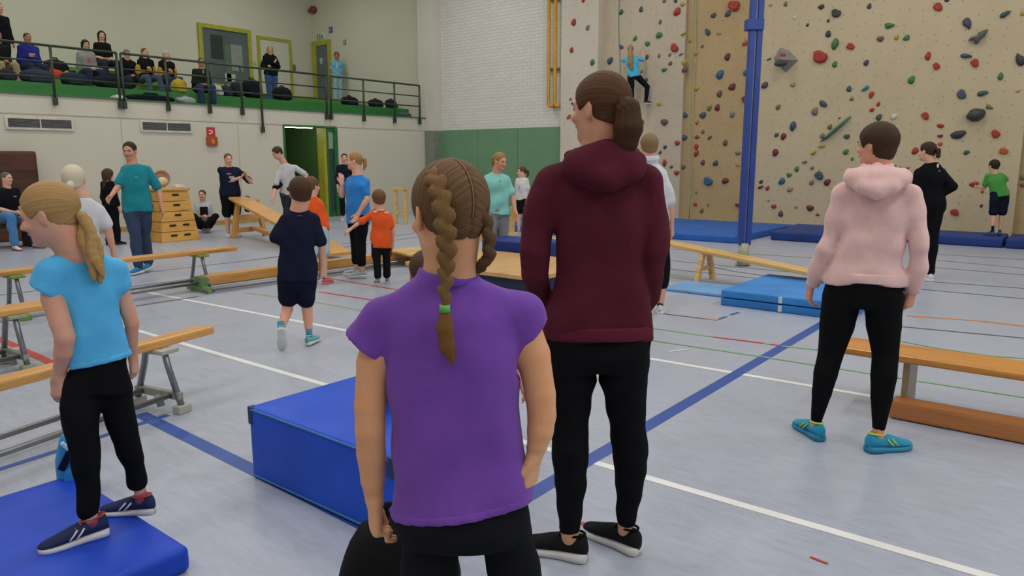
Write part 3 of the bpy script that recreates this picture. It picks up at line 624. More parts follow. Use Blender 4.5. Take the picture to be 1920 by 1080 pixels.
# vaulting box
P = gz(338, 452); e = empty('vaulting_box', (-13.62, 6.68, 0), math.radians(4), 'tall tapered wooden vaulting box of five sections by the wall', 'vaulting box')
zt = pz(320, 352, -13.2, 6.6); n = 5; hz = (zt - .06) / n
def vring(z, x, y): return [(-x, -y, z), (x, -y, z), (x, y, z), (-x, y, z)]
M_v = wood('#d8a452', '#a6722c', 1)
for k in range(n):
    t0, t1 = k / n, (k + 1) / n; a0, a1 = .56 - .10 * t0, .56 - .10 * t1; b0, b1 = .37 - .11 * t0, .37 - .11 * t1
    sct = MB().rings([vring(k * hz + .004, a0, b0), vring((k + 1) * hz - .006, a1, b1)], False).build('box_section', M_v, e)
    for s in ([0.0] if k >= 2 else [-.13, .13]):
        xm = (a0 + a1) / 2
        MB().box((xm + .004, s, (k + .62) * hz), (.02, .12, .035), Matrix.Rotation(-.1, 3, 'Y'), .006).build('hand_slot', mat('slot_dark', '#20160c', 0.8), sct)
    MB().bb((a0 - .06, -b0 - .006, k * hz + .01), (a0 - .01, -b0 + .02, (k + 1) * hz - .01)).build('corner_joint', M_wz, sct)
MB().bb((-.5, -.29, zt - .06), (.5, .29, zt), .02).build('padded_top', wood('#d0a35c', '#a6742e', 1), e)
TOPV = zt
e = empty('wicker_bowl', (-13.45, 6.62, TOPV + .01), 0, 'round pinkish bowl tipped up on the vaulting box', 'bowl')
rg = []
for k in range(24):
    a = 2 * math.pi * k / 24; rg.append((.015, .15 * math.cos(a), .15 + .14 * math.sin(a)))
MB().tube(rg + [rg[0]], .018, 8, False).build('rim', mat('bowl_rim', '#b57f66', 0.7), e)
MB().ball((-.03, 0, .15), (.05, .145, .135)).build('bowl', mat('bowl_inside', '#a9836c', 0.7), e)
MB().ball((.03, .01, .10), (.06, .10, .08)).build('ball', mat('cream_ball', '#d6c39a', 0.6), e)
e = empty('folded_cloth', (-13.3, 6.85, TOPV), 0, 'small white folded cloth lying on the vaulting box', 'cloth')
MB().bb((-.1, -.09, 0), (.1, .09, .03), .012).bb((-.07, -.08, .03), (.08, .07, .05), .012).build('cloth', mat('white_cloth', '#d8d8d6', 0.8), e)

# mats
def mat_block(name, label, lo, hi, m, bev=0.03, pipe=None, rz=0.0, cat='mat', seams=True):
    c = [(a + b) / 2 for a, b in zip(lo, hi)]
    e = empty(name, (c[0], c[1], lo[2]), rz, label, cat); hx, hy, H = (hi[0] - lo[0]) / 2, (hi[1] - lo[1]) / 2, hi[2] - lo[2]
    # cover with a slightly uneven, sagging top
    nx, ny = 24, 24; bm = bmesh.new(); r = random.Random(len(label))
    ph = [r.uniform(0, 6) for _ in range(6)]
    bmesh.ops.create_cube(bm, size=1.0)
    for v in bm.verts: v.co = Vector((v.co.x * 2 * hx, v.co.y * 2 * hy, (v.co.z + .5) * H))
    bmesh.ops.bevel(bm, geom=bm.edges[:], offset=bev, segments=3, affect='EDGES', profile=0.6)
    bmesh.ops.subdivide_edges(bm, edges=[ed for ed in bm.edges if ed.calc_length() > 0.25], cuts=9, use_grid_fill=True)
    for v in bm.verts:
        if v.co.z > H * .6:
            edge = min(1, (hx - abs(v.co.x)) / .12) * min(1, (hy - abs(v.co.y)) / .12)
            v.co.z += max(0, edge) * (.006 * math.sin(5 * v.co.x + ph[0]) * math.sin(4 * v.co.y + ph[1]) + .003 * math.sin(13 * v.co.x + 9 * v.co.y + ph[2]))
    me = bpy.data.meshes.new('cover'); bm.to_mesh(me); bm.free(); me.polygons.foreach_set('use_smooth', [True] * len(me.polygons)); me.materials.append(m)
    link(bpy.data.objects.new('cover', me), e)
    if pipe:
        for z in ((H - .012, .014) if H > .2 else (H - .01,)):
            q = [(-hx + .02, -hy - .0, z), (hx - .02, -hy - .0, z), (hx, -hy + .02, z), (hx, hy - .02, z), (hx - .02, hy, z), (-hx + .02, hy, z), (-hx, hy - .02, z), (-hx, -hy + .02, z), (-hx + .02, -hy, z)]
            MB().tube(q, .006, 6, False).build('piping', pipe, e)
    return e
M_bm = vinyl('#1c50cc'); M_pipe = mat('piping_blue', '#2f6aa8', 0.5)
bigm = mat_block('soft_mat', 'thick royal blue soft mat in front of the girl in purple', (-2.97, 1.78, 0), (-2.0, 2.52, .345), M_bm, .022, M_pipe)
for s in ((-.47, -.355), (.47, -.355), (.47, .355)): MB().bb((s[0] - .018, s[1] - .018, .26), (s[0] + .018, s[1] + .018, .345), .006).build('corner_patch', mat('corner_dark', '#1b2f66', 0.5), bigm)
mat_block('floor_mat', 'royal blue floor mat under the girl in the blue t-shirt', (-3.42, -.75, 0), (-2.42, 1.19, .10), vinyl('#1743bd'), .03)
mat_block('landing_mat', 'large blue landing mat at the foot of the climbing wall', (-8.6, 12.6, 0), (-5.0, 15.75, .13), vinyl('#2b62b4', .5), .03, None)
mat_block('landing_mat', 'dark blue landing mat nearest the blue post', (-4.72, 13.6, 0), (-3.1, 15.1, .17), vinyl('#20397c', .5), .04, None)
mat_block('landing_mat', 'dark blue landing mat under the climbing boy in green', (-3.05, 14.75, 0), (-1.22, 15.78, .17), vinyl('#20397c', .5), .04, None)
mat_block('landing_mat', 'dark blue landing mat at the far right end of the climbing wall', (-1.18, 14.75, 0), (1.4, 15.78, .17), vinyl('#20397c', .5), .04, None)
mat_block('landing_mat', 'dark blue mat lying behind the one near the blue post', (-4.92, 15.12, 0), (-3.2, 15.78, .15), vinyl('#264a94', .5), .04, None)
lm1 = mat_block('gym_mat', 'lower one of two stacked light blue gym mats', (-2.93, 7.1, 0), (-1.70, 8.45, .075), vinyl('#2f79c4', .45), .015, None)
lm2 = mat_block('gym_mat', 'upper one of two stacked light blue gym mats', (-2.93, 7.1, .084), (-1.70, 8.45, .160), vinyl('#3b86cf', .45), .015, None)
for ee, zz in ((lm1, 0), (lm2, 0)): MB().bb((-.03, -.685, zz + .008), (.005, -.67, .07)).build('strap', mat('strap_white', '#c9cfd2', 0.6), ee)
mat_block('thin_mat', 'thin pale blue mat lying flat beside the stacked mats', (-3.80, 7.5, 0), (-3.02, 8.15, .035), vinyl('#6f9fcf', .4), .012, None)
mat_block('floor_mat', 'small blue mat on the floor near the girl in white', *[(lambda P: ((P[0] - .9, P[1] - .1, 0), (P[0] + 1.3, P[1] + 2.0, .16)))(gz(960, 434))][0], vinyl('#2b62b0', .5), .03)
# brown leather mat upright against the wall
e = empty('leather_mat', (LX + 0.2, 3.6, 0), 0, 'old dark brown leather mat standing upright against the wall', 'mat')
zt = pz(40, 283, -15.35, 4.8); ye = gx(74, 330, -15.35)[1] - 3.6
MB().bb((-.12, -2.6, .0), (.14, ye, zt), .05).build('cover', mat('brown_leather', '#4a2718', 0.6, var=0.35, nscale=3, bump=0.3, bscale=8, bdist=.02, stretch=(1, .4, 2)), e)
for z in (.45, .85, 1.25): MB().bb((.135, -2.5, z), (.146, ye - .05, z + .02)).build('seam', mat('leather_seam', '#3a1c10', 0.6), e)
MB().bb((.10, ye - .03, zt * .55), (.147, ye + .004, zt * .66), .004).build('torn_edge', mat('torn_foam', '#b39a62', 0.8), e)
# raised wooden board on a dark base, and blocks behind
e = empty('vault_top', (-4.85, 6.0, 0), 0, 'broad pale wooden box top on a dark blue base behind the girl in purple', 'vaulting box')
for k in range(4): MB().bb((-.85 + k * .43, -.66, .36), (-.85 + (k + 1) * .43 - .003, .66, .40), .004).build('plank', wood('#cfa162', '#a87638', 1), e)
MB().bb((-.78, -.6, 0), (.8, .6, .36), .02).build('base', mat('navy_base', '#1f2a4e', 0.6), e)
mat_block('foam_block', 'dark blue foam block behind the wooden box top', (-5.85, 6.75, 0), (-4.9, 7.25, .52), vinyl('#20387f', .5), .03)
P = gz(976, 452, .3); e = empty('wooden_step', (P[0] - .1, P[1] + .6, 0), 0, 'low yellow wooden step behind the blue foam block', 'step')
MB().bb((-.4, -.25, .24), (.4, .25, .28), .006).build('tread', M_lw, e)
for s in (-.36, .36): MB().bb((s - .02, -.22, 0), (s + .02, .22, .24)).build('side', M_lw, e)
P = gz(982, 440); e = empty('yellow_box', (P[0] + .3, P[1] - 1.2, 0), 0, 'small yellow wooden box beside the girl in white', 'box')
MB().bb((-.28, -.2, .38), (.28, .2, .62), .01).build('box', mat('box_yellow', '#c9a13a', 0.5), e)
for s in (-.25, .25): MB().bb((s - .03, -.18, 0), (s + .03, .18, .38)).build('leg', M_lw, e)

# blue post with its foot
e = empty('gym_post', (-3.83, 10.0, 0), math.radians(38), 'tall blue steel post in a clear weighted foot before the climbing wall', 'post')
M_blue = mat('post_blue', '#233f8e', 0.4, 0.1)
for s in (-.048, .048): MB().bb((s - .036, -.05, .30), (s + .036, .05, CEIL - .02), .006).build('profile', M_blue, e)
MB().bb((-.014, -.02, .30), (.014, .02, CEIL - .02)).build('groove', mat('groove', '#8f9299', 0.4, 0.5), e)
for z in (3.15, 5.4): MB().bb((-.14, -.08, z), (.09, .06, z + .14), .01).build('sleeve', M_blue, e)
MB().tube([(0, 0, .02), (0, 0, .32)], [.085, .07], 16).build('foot', mat('foot_clear', '#a8a78d', 0.3), e)
for s in (-.07, .07): MB().tube([(s, -.03, .02), (s, .03, .02)], .028, 10).build('castor', mat('castor_grey', '#8d9078', 0.5), e)

# bags
def bag(px, py, W, D, H, col, label, z=0.0, P=None, rz=0.0, kind='rucksack', group=None):
    P = gz(px, py, z) if P is None else np.array(P, float)
    e = empty('bag' if kind != 'rucksack' else 'rucksack', (P[0], P[1], z if P is None else P[2]), rz, label, 'bag', group)
    rg = []; N = 20; r = random.Random(int(px * 7 + py)); ph = r.uniform(0, 6)
    for t in np.linspace(0, 1, 12):
        k = (1 - (2 * t - 1) ** 6 * .35) * (1 - .35 * max(0, t - .55) / .45) if kind == 'rucksack' else (1 - abs(2 * t - 1) ** 3 * .6)
        if t == 0: k *= .9
        if t == 1: k *= .45
        ring = []
        for a in range(N):
            th = 2 * math.pi * a / N; c, s = math.cos(th), math.sin(th); q = (abs(c) ** 3 + abs(s) ** 3) ** (-1 / 3)
            w = 1 + .05 * math.sin(3 * th + 5 * t + ph)
            ring.append((c * q * W / 2 * k * w, s * q * D / 2 * k * w, H * t))
        rg.append(ring)
    m = cloth(col, .6); b = MB().rings(rg).build('bag_body', m, e)
    d2 = math.hypot(P[0], P[1])
    MB().bb((-W * .33, -D * .62, H * .12), (W * .33, -D * .3, H * .5), min(.03, D * .1)).build('front_pocket', m, e)
    MB().tube([(-W * .15, 0, H * .93), (-W * .1, 0, H * 1.06), (W * .1, 0, H * 1.06), (W * .15, 0, H * .93)], max(.008, W * .03), 6).build('handle', m, e)
    return e
def view_rz(P): return math.atan2(P[1], P[0]) - math.pi / 2
d = ray(752, 1030)[:2]; d = d / np.hypot(*d); P = np.array([*(d * 1.98), 0.0]); bag(735, 1060, .36, .22, .47, '#17181a', 'large black fabric rucksack standing beside the girl in purple', 0, P, view_rz(P))
P = gz(146, 905, .05); P[2] = 0; be = bag(146, 905, .15, .14, .30, '#2f86c2', 'small bright blue and navy patterned bag behind the legs of the girl in blue', 0, P, view_rz(P))
MB().bb((-.07, -.085, .0), (.07, .05, .10), .03).build('dark_base', cloth('#141a38', .3), be)
MB().box((-.035, -.078, .19), (.03, .02, .09), Matrix.Rotation(.5, 3, 'Y'), .006).build('pattern', cloth('#0f1630', .2), be)
MB().box((-.03, -.074, .25), (.015, .02, .05), Matrix.Rotation(-.6, 3, 'Y'), .004).build('pattern', cloth('#b9d6e6', .2), be)
# bags and clothes lying along the gallery
GB = [(14, 163, .34, .25, '#2b2b30', 'dark bundle of clothes on the green step at the gallery railing', 1), (72, 166, .6, .3, '#33384a', 'dark navy jacket heaped on the gallery edge beneath the blue hoodie', 1), (99, 150, .42, .22, '#c2491f', 'bright orange jacket lying beside the blue hoodie spectator', 2), (127, 152, .16, .2, '#b5a02e', 'yellow cloth beside the orange jacket on the gallery', 2), (104, 133, .55, .5, '#1c2026', 'big black rucksack behind the orange jacket on the gallery', 3),
      (140, 170, .5, .3, '#26303c', 'dark blue grey bag left of the woman in grey hoodie', 1), (215, 168, .9, .3, '#1f2428', 'long black coat spread behind the gap in the railing', 1), (221, 185, .22, .1, '#d6d6d2', 'white cap lying on the green gallery edge', 0), (283, 183, 1.0, .16, '#1e2024', 'long dark clothes spread along the gallery edge', 0), (347, 183, .4, .16, '#9ea3a8', 'light grey scarf lying on the gallery edge', 0), (335, 160, .3, .35, '#b79c2c', 'yellow bag on the step beside the man in black and yellow', 1),
      (406, 175, .22, .28, '#b9b9bb', 'white and grey jacket on the step right of the crouching man', 1), (424, 180, .22, .3, '#2b3140', 'dark bag with pale straps beside the white jacket', 1), (474, 188, .5, .5, '#1b1d22', 'black rucksack left of the standing gallery woman', 1), (444, 183, .28, .4, '#26282d', 'dark grey rucksack at the lime window foot', 1), (530, 192, .5, .38, '#1c1d20', 'black rucksack right of the standing gallery woman', 1), (655, 198, .5, .28, '#1f2126', 'black bag beside the child in light blue', 1), (704, 206, .45, .26, '#24262b', 'dark rucksack between two railing posts at the end', 1), (679, 206, .3, .14, '#8d7f5e', 'tan and grey pullover lying near the end of the gallery', 1), (733, 208, .3, .3, '#26272c', 'black sports bag behind the last railing post', 1), (757, 211, .4, .14, '#4d5364', 'grey blue jacket at the very end of the gallery', 0)]
for px, py, W, H, c, lb, lv in GB:
    X, Z = {0: (LX - .45, GZ), 1: (TX1 - .45, T1), 2: (TX2 - .5, T2), 3: (TX2 - 1.0, T2)}[lv]
    P = gx(px, py, X); P = np.array([X, P[1], Z]); bag(px, py, W, .35, H, c, lb, Z, P, math.pi / 2, 'bundle')
# ================================================================ PEOPLE: distance-field bodies and clothes, meshed with surface nets
def nrm(v): v = np.asarray(v, float); return v / (np.linalg.norm(v) + 1e-12)
class Field:
    def __init__(s): s.ops = []
    def _add(s, mode, fn, lo, hi, k): s.ops.append((mode, fn, np.minimum(lo, hi), np.maximum(lo, hi), k)); return s
    # --- primitives
    def cone(s, a, ra, b, rb, k=.02, mode='add', flat=None):
        a, b = np.asarray(a, float), np.asarray(b, float); ba = b - a; L2 = float(ba @ ba) + 1e-12; m = max(ra, rb)
        def fn(X, Y, Z):
            x, y, z = X - a[0], Y - a[1], Z - a[2]
            h = np.clip((x * ba[0] + y * ba[1] + z * ba[2]) / L2, 0, 1)
            qx, qy, qz = x - h * ba[0], y - h * ba[1], z - h * ba[2]
            if flat is not None:                       # squash along a direction: (dir, factor)
                t = (qx * flat[0][0] + qy * flat[0][1] + qz * flat[0][2]) * (1 / flat[1] - 1)
                qx, qy, qz = qx + t * flat[0][0], qy + t * flat[0][1], qz + t * flat[0][2]
            return np.sqrt(qx * qx + qy * qy + qz * qz) - (ra + (rb - ra) * h)
        return s._add(mode, fn, np.minimum(a, b) - m, np.maximum(a, b) + m, k)
    def chain(s, pts, rs, k=.02, mode='add', flat=None):
        for i in range(len(pts) - 1): s.cone(pts[i], rs[i], pts[i + 1], rs[i + 1], k if i == 0 else .005, mode, flat)
        return s
    def ell(s, c, r, R=None, k=.02, mode='add'):
        c = np.asarray(c, float); r = np.asarray(r, float); R = np.eye(3) if R is None else np.asarray(R, float)   # columns = axes
        m = np.sqrt(((R * r) ** 2).sum(1))
        def fn(X, Y, Z):
            x, y, z = X - c[0], Y - c[1], Z - c[2]
            u = [(x * R[0, i] + y * R[1, i] + z * R[2, i]) / r[i] for i in range(3)]
            k0 = np.sqrt(u[0] ** 2 + u[1] ** 2 + u[2] ** 2); k1 = np.sqrt((u[0] / r[0]) ** 2 + (u[1] / r[1]) ** 2 + (u[2] / r[2]) ** 2)
            return k0 * (k0 - 1) / (k1 + 1e-9)
        return s._add(mode, fn, c - m, c + m, k)
    def loft(s, O, A, Lx, keys, k=.03, n=2.3, mode='add', off=0.0):
        """keys: rows of (t, cx, cy, a, b) along axis A from O; Lx lateral axis"""
        O = np.asarray(O, float); A = nrm(A); Lx = np.asarray(Lx, float); Lx = nrm(Lx - A * (Lx @ A)); Dp = np.cross(A, Lx)
        K = np.array(sorted(keys, key=lambda q: q[0]), float)
        t = np.linspace(K[0, 0], K[-1, 0], 48)
        def hermite(col):
            x, y = K[:, 0], K[:, col]; d = np.gradient(y, x) if len(x) > 2 else np.full(len(x), (y[-1] - y[0]) / (x[-1] - x[0]))
            i = np.clip(np.searchsorted(x, t) - 1, 0, len(x) - 2); h = x[i + 1] - x[i]; u = (t - x[i]) / h
            v = (2 * u ** 3 - 3 * u ** 2 + 1) * y[i] + (u ** 3 - 2 * u ** 2 + u) * h * d[i] + (3 * u ** 2 - 2 * u ** 3) * y[i + 1] + (u ** 3 - u ** 2) * h * d[i + 1]
            return np.clip(v, np.minimum(y[i], y[i + 1]) - .004, np.maximum(y[i], y[i + 1]) + .004)
        cx, cy, a, b = hermite(1), hermite(2), hermite(3) + off, hermite(4) + off
        a = np.maximum(a, .006); b = np.maximum(b, .006)
        t0, t1 = t[0], t[-1]; ext = np.array([float((np.abs(cx) + a).max()), float((np.abs(cy) + b).max())])
        cs = np.array([O + A * tt + Lx * sx * ext[0] + Dp * sy * ext[1] for tt in (t0, t1) for sx in (-1, 1) for sy in (-1, 1)])
        def fn(X, Y, Z):
            x, y, z = X - O[0], Y - O[1], Z - O[2]
            T = x * A[0] + y * A[1] + z * A[2]; u = x * Lx[0] + y * Lx[1] + z * Lx[2]; v = x * Dp[0] + y * Dp[1] + z * Dp[2]
            q = np.clip((T - t0) / (t1 - t0) * 47, 0, 46.999); i = q.astype(np.int32); w = q - i
            def g(arr): return arr[i] * (1 - w) + arr[i + 1] * w
            aa, bb = g(a), g(b)
            e = ((np.abs(u - g(cx)) / aa) ** n + (np.abs(v - g(cy)) / bb) ** n + 1e-12) ** (1 / n)
            return np.maximum((e - 1) * np.minimum(aa, bb), np.maximum(t0 - T, T - t1))
        return s._add(mode, fn, cs.min(0), cs.max(0), k)
    def cut(s, p, nv):
        """keep the side the normal points away from"""
        p = np.asarray(p, float); nv = nrm(nv)
        return s._add('cut', lambda X, Y, Z: (X - p[0]) * nv[0] + (Y - p[1]) * nv[1] + (Z - p[2]) * nv[2], p, p, 0)
    def disp(s, fn): return s._add('disp', fn, np.zeros(3), np.zeros(3), 0)
    # --- evaluation
    def bounds(s):
        a = [o for o in s.ops if o[0] == 'add']; return np.min([o[2] for o in a], 0), np.max([o[3] for o in a], 0)
    def grid(s, lo, hi, h):
        n = np.ceil((hi - lo) / h).astype(int) + 2; Fd = np.full(n, .3, np.float32)
        ax = [(lo[i] + h * np.arange(n[i])).astype(np.float32) for i in range(3)]
        for mode, fn, l, u, k in sorted(s.ops, key=lambda o: {'add': 0, 'sub': 0, 'disp': 1, 'cut': 2}[o[0]]):
            if mode in ('cut', 'disp'): i0, i1 = np.zeros(3, int), n
            else:
                m = k + 2.5 * h
                i0 = np.clip(np.floor((l - m - lo) / h).astype(int), 0, n); i1 = np.clip(np.ceil((u + m - lo) / h).astype(int) + 1, 0, n)
                if (i1 <= i0).any(): continue
            sl = tuple(slice(a, b) for a, b in zip(i0, i1))
            X, Y, Z = ax[0][sl[0]][:, None, None], ax[1][sl[1]][None, :, None], ax[2][sl[2]][None, None, :]
            d = fn(X, Y, Z)
            if mode == 'add':
                a = Fd[sl]; hh = np.clip(.5 + .5 * (a - d) / max(k, 1e-4), 0, 1); Fd[sl] = a * (1 - hh) + d * hh - k * hh * (1 - hh)
            elif mode == 'sub':
                a = Fd[sl]; d = -d; hh = np.clip(.5 - .5 * (a - d) / max(k, 1e-4), 0, 1); Fd[sl] = a * (1 - hh) + d * hh + k * hh * (1 - hh)
            elif mode == 'cut': Fd = np.maximum(Fd, d)
            elif mode == 'disp': Fd = Fd + d
        return Fd.astype(np.float32)
def surface_net(Fd, lo, h):
    n = np.array(Fd.shape); Fd = Fd.copy()
    for ax in range(3):                                # close the border
        sl = [slice(None)] * 3
        for e in (0, -1): sl[ax] = e; Fd[tuple(sl)] = np.maximum(Fd[tuple(sl)], h)
    ins = Fd < 0; st = np.array([n[1] * n[2], n[2], 1]); acc = {}
    V = []; Cc = []; quads = []
    for ax in range(3):
        s0 = [slice(None)] * 3; s1 = [slice(None)] * 3; s0[ax] = slice(0, -1); s1[ax] = slice(1, None)
        cr = ins[tuple(s0)] != ins[tuple(s1)]; idx = np.argwhere(cr)
        if not len(idx): continue
        nx = idx.copy(); nx[:, ax] += 1
        fa = Fd[idx[:, 0], idx[:, 1], idx[:, 2]]; fb = Fd[nx[:, 0], nx[:, 1], nx[:, 2]]
        pos = idx.astype(np.float64); pos[:, ax] += fa / (fa - fb)
        b, c = [(ax + 1) % 3, (ax + 2) % 3]; cells = []
        for db, dc in ((0, 0), (-1, 0), (-1, -1), (0, -1)):
            q = idx.copy(); q[:, b] += db; q[:, c] += dc; cells.append((q * st).sum(1)); V.append(pos); Cc.append(cells[-1])
        qd = np.stack(cells, 1); fl = fa > 0; qd[fl] = qd[fl][:, ::-1]; quads.append(qd)
    if not quads: return np.zeros((0, 3)), np.zeros((0, 4), int)
    V = np.concatenate(V); Cc = np.concatenate(Cc); Q = np.concatenate(quads)
    u, inv = np.unique(Cc, return_inverse=True); inv = inv.ravel(); cnt = np.bincount(inv)
    P = np.stack([np.bincount(inv, V[:, i]) / cnt for i in range(3)], 1) * h + lo
    return P, np.searchsorted(u, Q)
def relax(P, Q, it=1, w=.5):
    if not len(Q): return P
    for _ in range(it):
        S = np.zeros_like(P); c = np.zeros(len(P))
        for i in range(4):
            a, b = Q[:, i], Q[:, (i + 1) % 4]
            for j in range(3): S[:, j] += np.bincount(a, P[b, j], len(P)) + np.bincount(b, P[a, j], len(P))
            c += np.bincount(a, minlength=len(P)) + np.bincount(b, minlength=len(P))
        P = P * (1 - w) + w * S / np.maximum(c, 1)[:, None]
    return P
def keep(P, Q, mask):
    Q = Q[mask]; u, inv = np.unique(Q, return_inverse=True); return P[u], inv.reshape(Q.shape)
def net(field, h, fine=(), it=1):
    """fine: list of (lo, hi, h2) boxes meshed at a finer step"""
    lo, hi = field.bounds(); lo = lo - 3 * h; hi = hi + 3 * h
    P, Q = surface_net(field.grid(lo, hi, h), lo, h); P = relax(P, Q, it)
    Ps, Qs = [], []; base = 0
    if len(Q):
        c = P[Q].mean(1); m = np.ones(len(Q), bool)
        for l, u, _ in fine: m &= ~((c > l + h * .6).all(1) & (c < u - h * .6).all(1))
        P, Q = keep(P, Q, m); Ps.append(P); Qs.append(Q); base = len(P)
    for l, u, h2 in fine:
        l2, u2 = np.asarray(l) - 3 * h2, np.asarray(u) + 3 * h2
        p, q = surface_net(field.grid(l2, u2, h2), l2, h2); p = relax(p, q, it)
        if not len(q): continue
        c = p[q].mean(1); m = (c > l).all(1) & (c < u).all(1)
        p, q = keep(p, q, m); Ps.append(p); Qs.append(q + base); base += len(p)
    return np.concatenate(Ps), np.concatenate(Qs)
def mesh_np(name, P, Q, m, parent, strand=None):
    me = bpy.data.meshes.new(name); nq = len(Q); w = Q.shape[1]
    me.vertices.add(len(P)); me.vertices.foreach_set('co', P.astype(np.float32).ravel())
    me.loops.add(nq * w); me.loops.foreach_set('vertex_index', Q.astype(np.int32).ravel())
    me.polygons.add(nq); me.polygons.foreach_set('loop_start', (np.arange(nq) * w).astype(np.int32))
    me.update(calc_edges=True); me.validate()
    me.polygons.foreach_set('use_smooth', [True] * len(me.polygons))
    if strand is not None:
        at = me.attributes.new('strand', 'FLOAT', 'POINT'); at.data.foreach_set('value', np.asarray(strand, np.float32))
    me.materials.append(m); o = bpy.data.objects.new(name, me); return link(o, parent)
def rotm(axis, ang):
    axis = nrm(axis); c, s = math.cos(ang), math.sin(ang); x, y, z = axis
    return np.array([[c + x * x * (1 - c), x * y * (1 - c) - z * s, x * z * (1 - c) + y * s], [y * x * (1 - c) + z * s, c + y * y * (1 - c), y * z * (1 - c) - x * s], [z * x * (1 - c) - y * s, z * y * (1 - c) + x * s, c + z * z * (1 - c)]])
def wavy(amp, waves):
    def fn(X, Y, Z):
        d = 0
        for (kx, ky, kz, ph, w) in waves: d = d + w * np.sin(kx * X + ky * Y + kz * Z + ph + 1.3 * np.sin(.6 * kx * Y + .5 * kz * X + ph))
        return amp * d
    return fn
def soft_folds(amp, seed=0, s=1.0):
    r = random.Random(seed); return wavy(amp, [(r.uniform(-28, 28) * s, r.uniform(-20, 20) * s, r.uniform(-34, 34) * s, r.uniform(0, 6), 1.0) for _ in range(5)])

class Person:
    def __init__(s, label, px, py=None, z0=0.0, dist=None, P=None, h=.012, hf=None, sk='#c79a82', H=1.68):
        if P is None:
            if dist is not None: d = ray(px, 600); d = d[:2] / math.hypot(*d[:2]); P = np.array([d[0] * dist, d[1] * dist, z0])
            else: P = gz(px, py, z0)
        s.P = np.asarray(P, float); s.P[2] = z0 if dist is not None or py is not None else s.P[2]; s.z0 = s.P[2]
        s.D = math.hypot(s.P[0], s.P[1]); s.d = s.P[:2] / s.D; s.r = np.array([s.d[1], -s.d[0]])
        s.root = empty('person', s.P, math.atan2(s.r[1], s.r[0]), label, 'person')
        s.h = h; s.hf = hf or h * .6; s.sk = skin(sk); s.H = H; s.fine = []; s.body = Field(); s.lofts = {}
    def pt(s, px, py, dd=0.0):
        q = ray(px, py); t = (s.D + dd) / (q[0] * s.d[0] + q[1] * s.d[1]); W = C_ + q * t
        return np.array([(W[0] - s.P[0]) * s.r[0] + (W[1] - s.P[1]) * s.r[1], dd, W[2] - s.z0])
    def m(s, n, dd=0.0, py=500):
        q = s.P - C_; x = 960 + FPX * float(q @ R_) / float(q @ F_); a = s.pt(x, py, dd); b = s.pt(x + 1, py, dd); return n * abs(b[0] - a[0])
    def part(s, name, field, m, h=None, fine=(), it=1, label=None):
        P, Q = net(field, h or s.h, fine, it); o = mesh_np(name, P, Q, m, s.root)
        if label: o['label'] = label
        return o
    # --- head: origin c, forward f, up u (local frame), head height Hh
    def set_head(s, c, Hh, yaw, tilt=0.0, roll=0.0):
        """yaw: 0 looks away from the camera, 90 to the picture's left, 180 at the camera; tilt>0 looks down"""
        y = math.radians(yaw); f = np.array([-math.sin(y), math.cos(y), 0]); l = np.array([math.cos(y), math.sin(y), 0])
        R = rotm(l, -math.radians(tilt)); f = R @ f; u = R @ np.array([0, 0, 1.0])
        if roll: R2 = rotm(f, math.radians(roll)); u = R2 @ u; l = R2 @ l
        s.hc, s.Hh, s.hR = np.asarray(c, float), Hh, np.stack([l, f, u], 1)
    def hp(s, x, y, z): return s.hc + s.hR @ (np.array([x, y, z]) * s.Hh)
    def head(s, face=True, eyes=True):
        B, H, R = s.body, s.Hh, s.hR
        B.ell(s.hp(0, -.06, .12), np.array([.33, .41, .375]) * H, R, .02)
        B.ell(s.hp(0, .10, -.12), np.array([.265, .29, .35]) * H, R, .06 * H * 4 * .25 + .01)
        B.ell(s.hp(0, .25, -.39), np.array([.13, .12, .10]) * H, R, .09 * H)
        B.ell(s.hp(0, .02, -.27), np.array([.23, .25, .19]) * H, R, .08 * H)
        B.cone(s.hp(0, .37, .03), .028 * H, s.hp(0, .455, -.115), .046 * H, .05 * H)
        B.ell(s.hp(0, .405, -.135), np.array([.075, .05, .04]) * H, R, .03 * H)
        B.ell(s.hp(0, .35, .085), np.array([.20, .055, .05]) * H, R, .06 * H)
        for sx in (-1, 1):
            B.ell(s.hp(sx * .125, .425, .015), np.array([.075, .07, .05]) * H, R, .03 * H, 'sub')
            B.ell(s.hp(sx * .16, .30, -.12), np.array([.09, .08, .07]) * H, R, .06 * H)
            Re = R @ rotm([0, 0, 1], sx * .45)
            B.ell(s.hp(sx * .335, -.03, -.03), np.array([.035, .085, .135]) * H, Re, .02 * H)
            B.ell(s.hp(sx * .385, -.02, -.02), np.array([.03, .045, .08]) * H, Re, .02 * H, 'sub')
        s.fine.append((s.hc - .62 * H, s.hc + .62 * H, s.hf))
        if eyes:
            for sx in (-1, 1):
                MB().ball(s.hp(sx * .125, .318, .012), .05 * H, None, 10, 8).build('eye', mat('eye_white', '#7d675c', 0.3), s.root)
                MB().ball(s.hp(sx * .125, .350, .012), .024 * H, None, 8, 6).build('iris', mat('iris', '#2a211c', 0.3), s.root)
                MB().tube([s.hp(sx * .05, .405, .085), s.hp(sx * .12, .40, .105), s.hp(sx * .20, .345, .09)], .016 * H, 6).build('eyebrow', mat('brow', '#4a3527', 0.8), s.root)
            MB().tube([s.hp(-.085, .35, -.245), s.hp(-.03, .385, -.235), s.hp(.03, .385, -.235), s.hp(.085, .35, -.245)], [.012 * H, .024 * H, .024 * H, .012 * H], 8).build('lips', mat('lips', '#a5645a', 0.5), s.root)
    def neck(s, nk, r=None):
        r = r or .255 * s.Hh; B = s.body; B.cone(s.hp(0, -.10, -.22), r * 1.0, nk, r * 1.12, .03)
        s.nk, s.nr = np.asarray(nk, float), r
